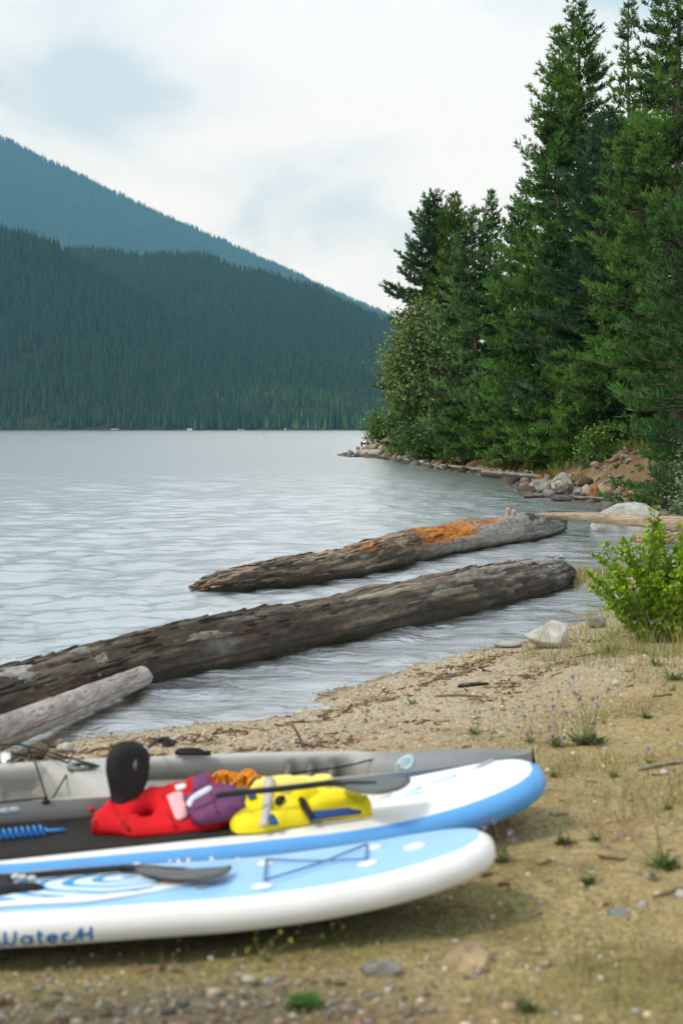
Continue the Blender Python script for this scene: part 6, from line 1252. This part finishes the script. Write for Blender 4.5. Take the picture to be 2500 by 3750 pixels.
J = [pel, (0, 0, .25), ch, nk, (-.03, 0, .60), hd, (-.055, 0, .74)]; E_ = [(0, 1), (1, 2), (2, 3), (3, 4), (4, 5), (5, 6)]; Rr = [.125, .115, .125, .055, .06, .092, .07]
ext = []
for sg in (-1, 1):
    b = len(J); J += [(0, .09 * sg, .09), (-.22, .12 * sg, .24), (-.40, .12 * sg, .30), (-.37, .11 * sg, .08), (-.35, .10 * sg, -.12), (-.44, .11 * sg, -.15), (-.53, .11 * sg, -.155)]; E_ += [(0, b), (b, b + 1), (b + 1, b + 2), (b + 2, b + 3), (b + 3, b + 4), (b + 4, b + 5), (b + 5, b + 6)]; Rr += [.095, .075, .06, .055, .04, .04, .03]
    b = len(J); J += [(-.01, .17 * sg, .47), (-.09, .21 * sg, .30), (-.24, .18 * sg, .30), (-.36, .13 * sg, .34), (-.41, .12 * sg, .345)]; E_ += [(2, b), (b, b + 1), (b + 1, b + 2), (b + 2, b + 3), (b + 3, b + 4)]; Rr += [.055, .043, .035, .025, (.03, .015)]
    for f in range(4): o_ = np.array([-.415, .12 * sg + (f - 1.5) * 0.018, .345]); L_ = (0.065, 0.075, 0.07, 0.055)[f]; ext.append(tube([o_ + [.03, 0, 0], o_ + [-L_ * .5, 0, .004], o_ + [-L_, 0, -.025]], [.009, .0085, .006], 6))
    o_ = np.array([-.385, .12 * sg - 0.03 * sg, .34]); ext.append(tube([o_ + [0.0, .012 * sg, 0], o_ + [-.03, -.018 * sg, .0], o_ + [-.055, -.02 * sg, -.015]], [.010, .009, .007], 6))
ext.append(tube([(-.125, 0, .675), (-.155, 0, .655)], [.012, .016], 6))
skinned('body', J, E_, Rr, M_skin, per, 2, 0, ext)
sh = [(0, 0, .12), (0, 0, .25), ch, (-.015, 0, .50)]; eS = [(0, 1), (1, 2), (2, 3)]; rS = [.15, .135, .145, .075]
for sg in (-1, 1): b = len(sh); sh += [(-.01, .17 * sg, .47), (-.09, .21 * sg, .30), (-.22, .185 * sg, .30)]; eS += [(2, b), (b, b + 1), (b + 1, b + 2)]; rS += [.068, .056, .048]
skinned('top', sh, eS, rS, M_top, per, 2)
tr_ = [(0, 0, .11)]; eT = []; rT = [.145]
for sg in (-1, 1): b = len(tr_); tr_ += [(0, .09 * sg, .09), (-.22, .12 * sg, .24), (-.40, .12 * sg, .30), (-.37, .11 * sg, .08), (-.35, .10 * sg, -.09)]; eT += [(0, b), (b, b + 1), (b + 1, b + 2), (b + 2, b + 3), (b + 3, b + 4)]; rT += [.11, .09, .075, .068, .055]
skinned('trousers', tr_, eT, rT, M_trou, per, 2)
V0, F0 = ico(3); hV = V0 * np.array([0.115, 0.105, 0.12]); cut = (V0[:, 0] < -0.25) & (V0[:, 2] < 0.55); hV[cut] *= np.array([0.72, 0.8, 0.9]); bk = (V0[:, 0] > 0.1) & (V0[:, 2] < 0); hV[bk, 2] *= 2.3; hV *= (1 + 0.05 * fbm(V0 * 6, 2, 5))[:, None]; obj('hair', hV + np.array([-.035, 0, .70]), F0, M_hair, per)

# ------------------------------------------------------------------ far things on the lake and its farther shore
M_buoy = plastic('weathered white float', (0.62, 0.63, 0.52)); 
B0 = at_z(970, 1602, 0.0); bu = empty('marker_buoy', B0, 'leaning white marker buoy with a dark ring, far out on the open water', 'buoy'); bu.rotation_euler = (0, RAD(-24), 0); k = B0[1] / FPX
V, F = tube([(0, 0, -0.3 * k), (0, 0, 24 * k)], 0.9 * k, 8); obj('pole', V, F, M_stick, bu)
for z0, z1, r0, mt, nm in ((6, 11, 3.6, M_buoy, 'float'), (13, 18, 3.2, M_buoy, 'float'), (11.2, 12.8, 2.2, M_black, 'ring'), (14.6, 16.6, 3.35, M_black, 'ring')):
    V, F = tube(np.array([(0, 0, z0), (0, 0, z0 + 0.8), (0, 0, z1 - 0.8), (0, 0, z1)]) * k, np.array([r0 * 0.6, r0, r0, r0 * 0.6]) * k if nm == 'float' else r0 * k, 12); obj(nm, V, F, mt, bu)
H0 = at_y(695, 1576, 1880); H0[2] = 0.2; k = H0[1] / FPX; hut = empty('boathouse', H0, 'tiny white boathouse at the water line of the far shore', 'boathouse'); wdt, hh = 15 * k, 5.5 * k
V, F = box(0, 0, hh * 0.4, wdt, 5, hh * 0.8); obj('wall', V, F, M_white, hut, smooth=False)
obj('roof', [(-wdt * .53, -3, hh * .8), (wdt * .53, -3, hh * .8), (wdt * .53, 3, hh * .8), (-wdt * .53, 3, hh * .8), (-wdt * .53, 0, hh * 1.15), (wdt * .53, 0, hh * 1.15)], [(0, 1, 5, 4), (2, 3, 4, 5), (0, 4, 3), (1, 2, 5), (0, 3, 2, 1)], pbr('grey roof', (0.35, 0.36, 0.37)), hut, smooth=False)
V, F = box(0, -2.55, hh * 0.3, wdt * 0.3, 0.2, hh * 0.55); obj('door', V, F, pbr('dark doorway', (0.05, 0.06, 0.06)), hut, smooth=False)
def slide(label, px, py, w, h, yd, seed):
    tq = np.linspace(0.0, 0.9, 1500); best = None
    for it in range(4):
        yy = yd if best is None else best[1]; H_ = f_near(np.full(1500, (px - 1250) / FPX * yy), tq); X_ = H_ - CAMP; PY = 1875 - FPX * (X_ @ _UP) / (X_ @ _FW); i_ = int(np.argmin(np.abs(PY - py))); best = H_[i_]
    q = best + np.array([0, -6.0 - 14 * (py < 1560), 0]); q[2] += 5 * (py < 1560); k = q[1] / FPX; V, F = ico(4); V = V * np.array([w * k / 2, 8, h * k / 2]) * (1 + 0.55 * fbm(V * 2.6, 4, seed))[:, None]; n = fbm(V / 9, 3, seed); c = cmix((0.50, 0.42, 0.34), (0.30, 0.24, 0.17), sstep(-.3, .4, n)); o = obj('rock_outcrop', V, F, M_rock, None, c); o.location = q; tag(o, label, 'outcrop', 'bare patches on the far shore')
slide('pale bare rock scar among the trees halfway along the far shore', 780, 1466, 46, 22, 1930, 951)
slide('small reddish bare bank at the far shore, left of the larger one', 1046, 1574, 12, 10, 1890, 952)
slide('longer reddish bare bank at the water line of the far shore', 1085, 1575, 44, 9, 1890, 953)
slide('short pale bank at the water line of the far shore, near the left third', 425, 1572, 30, 5, 1890, 954)
slide('short brown bank at the water line of the far shore, left of the buoy', 885, 1574, 26, 6, 1890, 955)
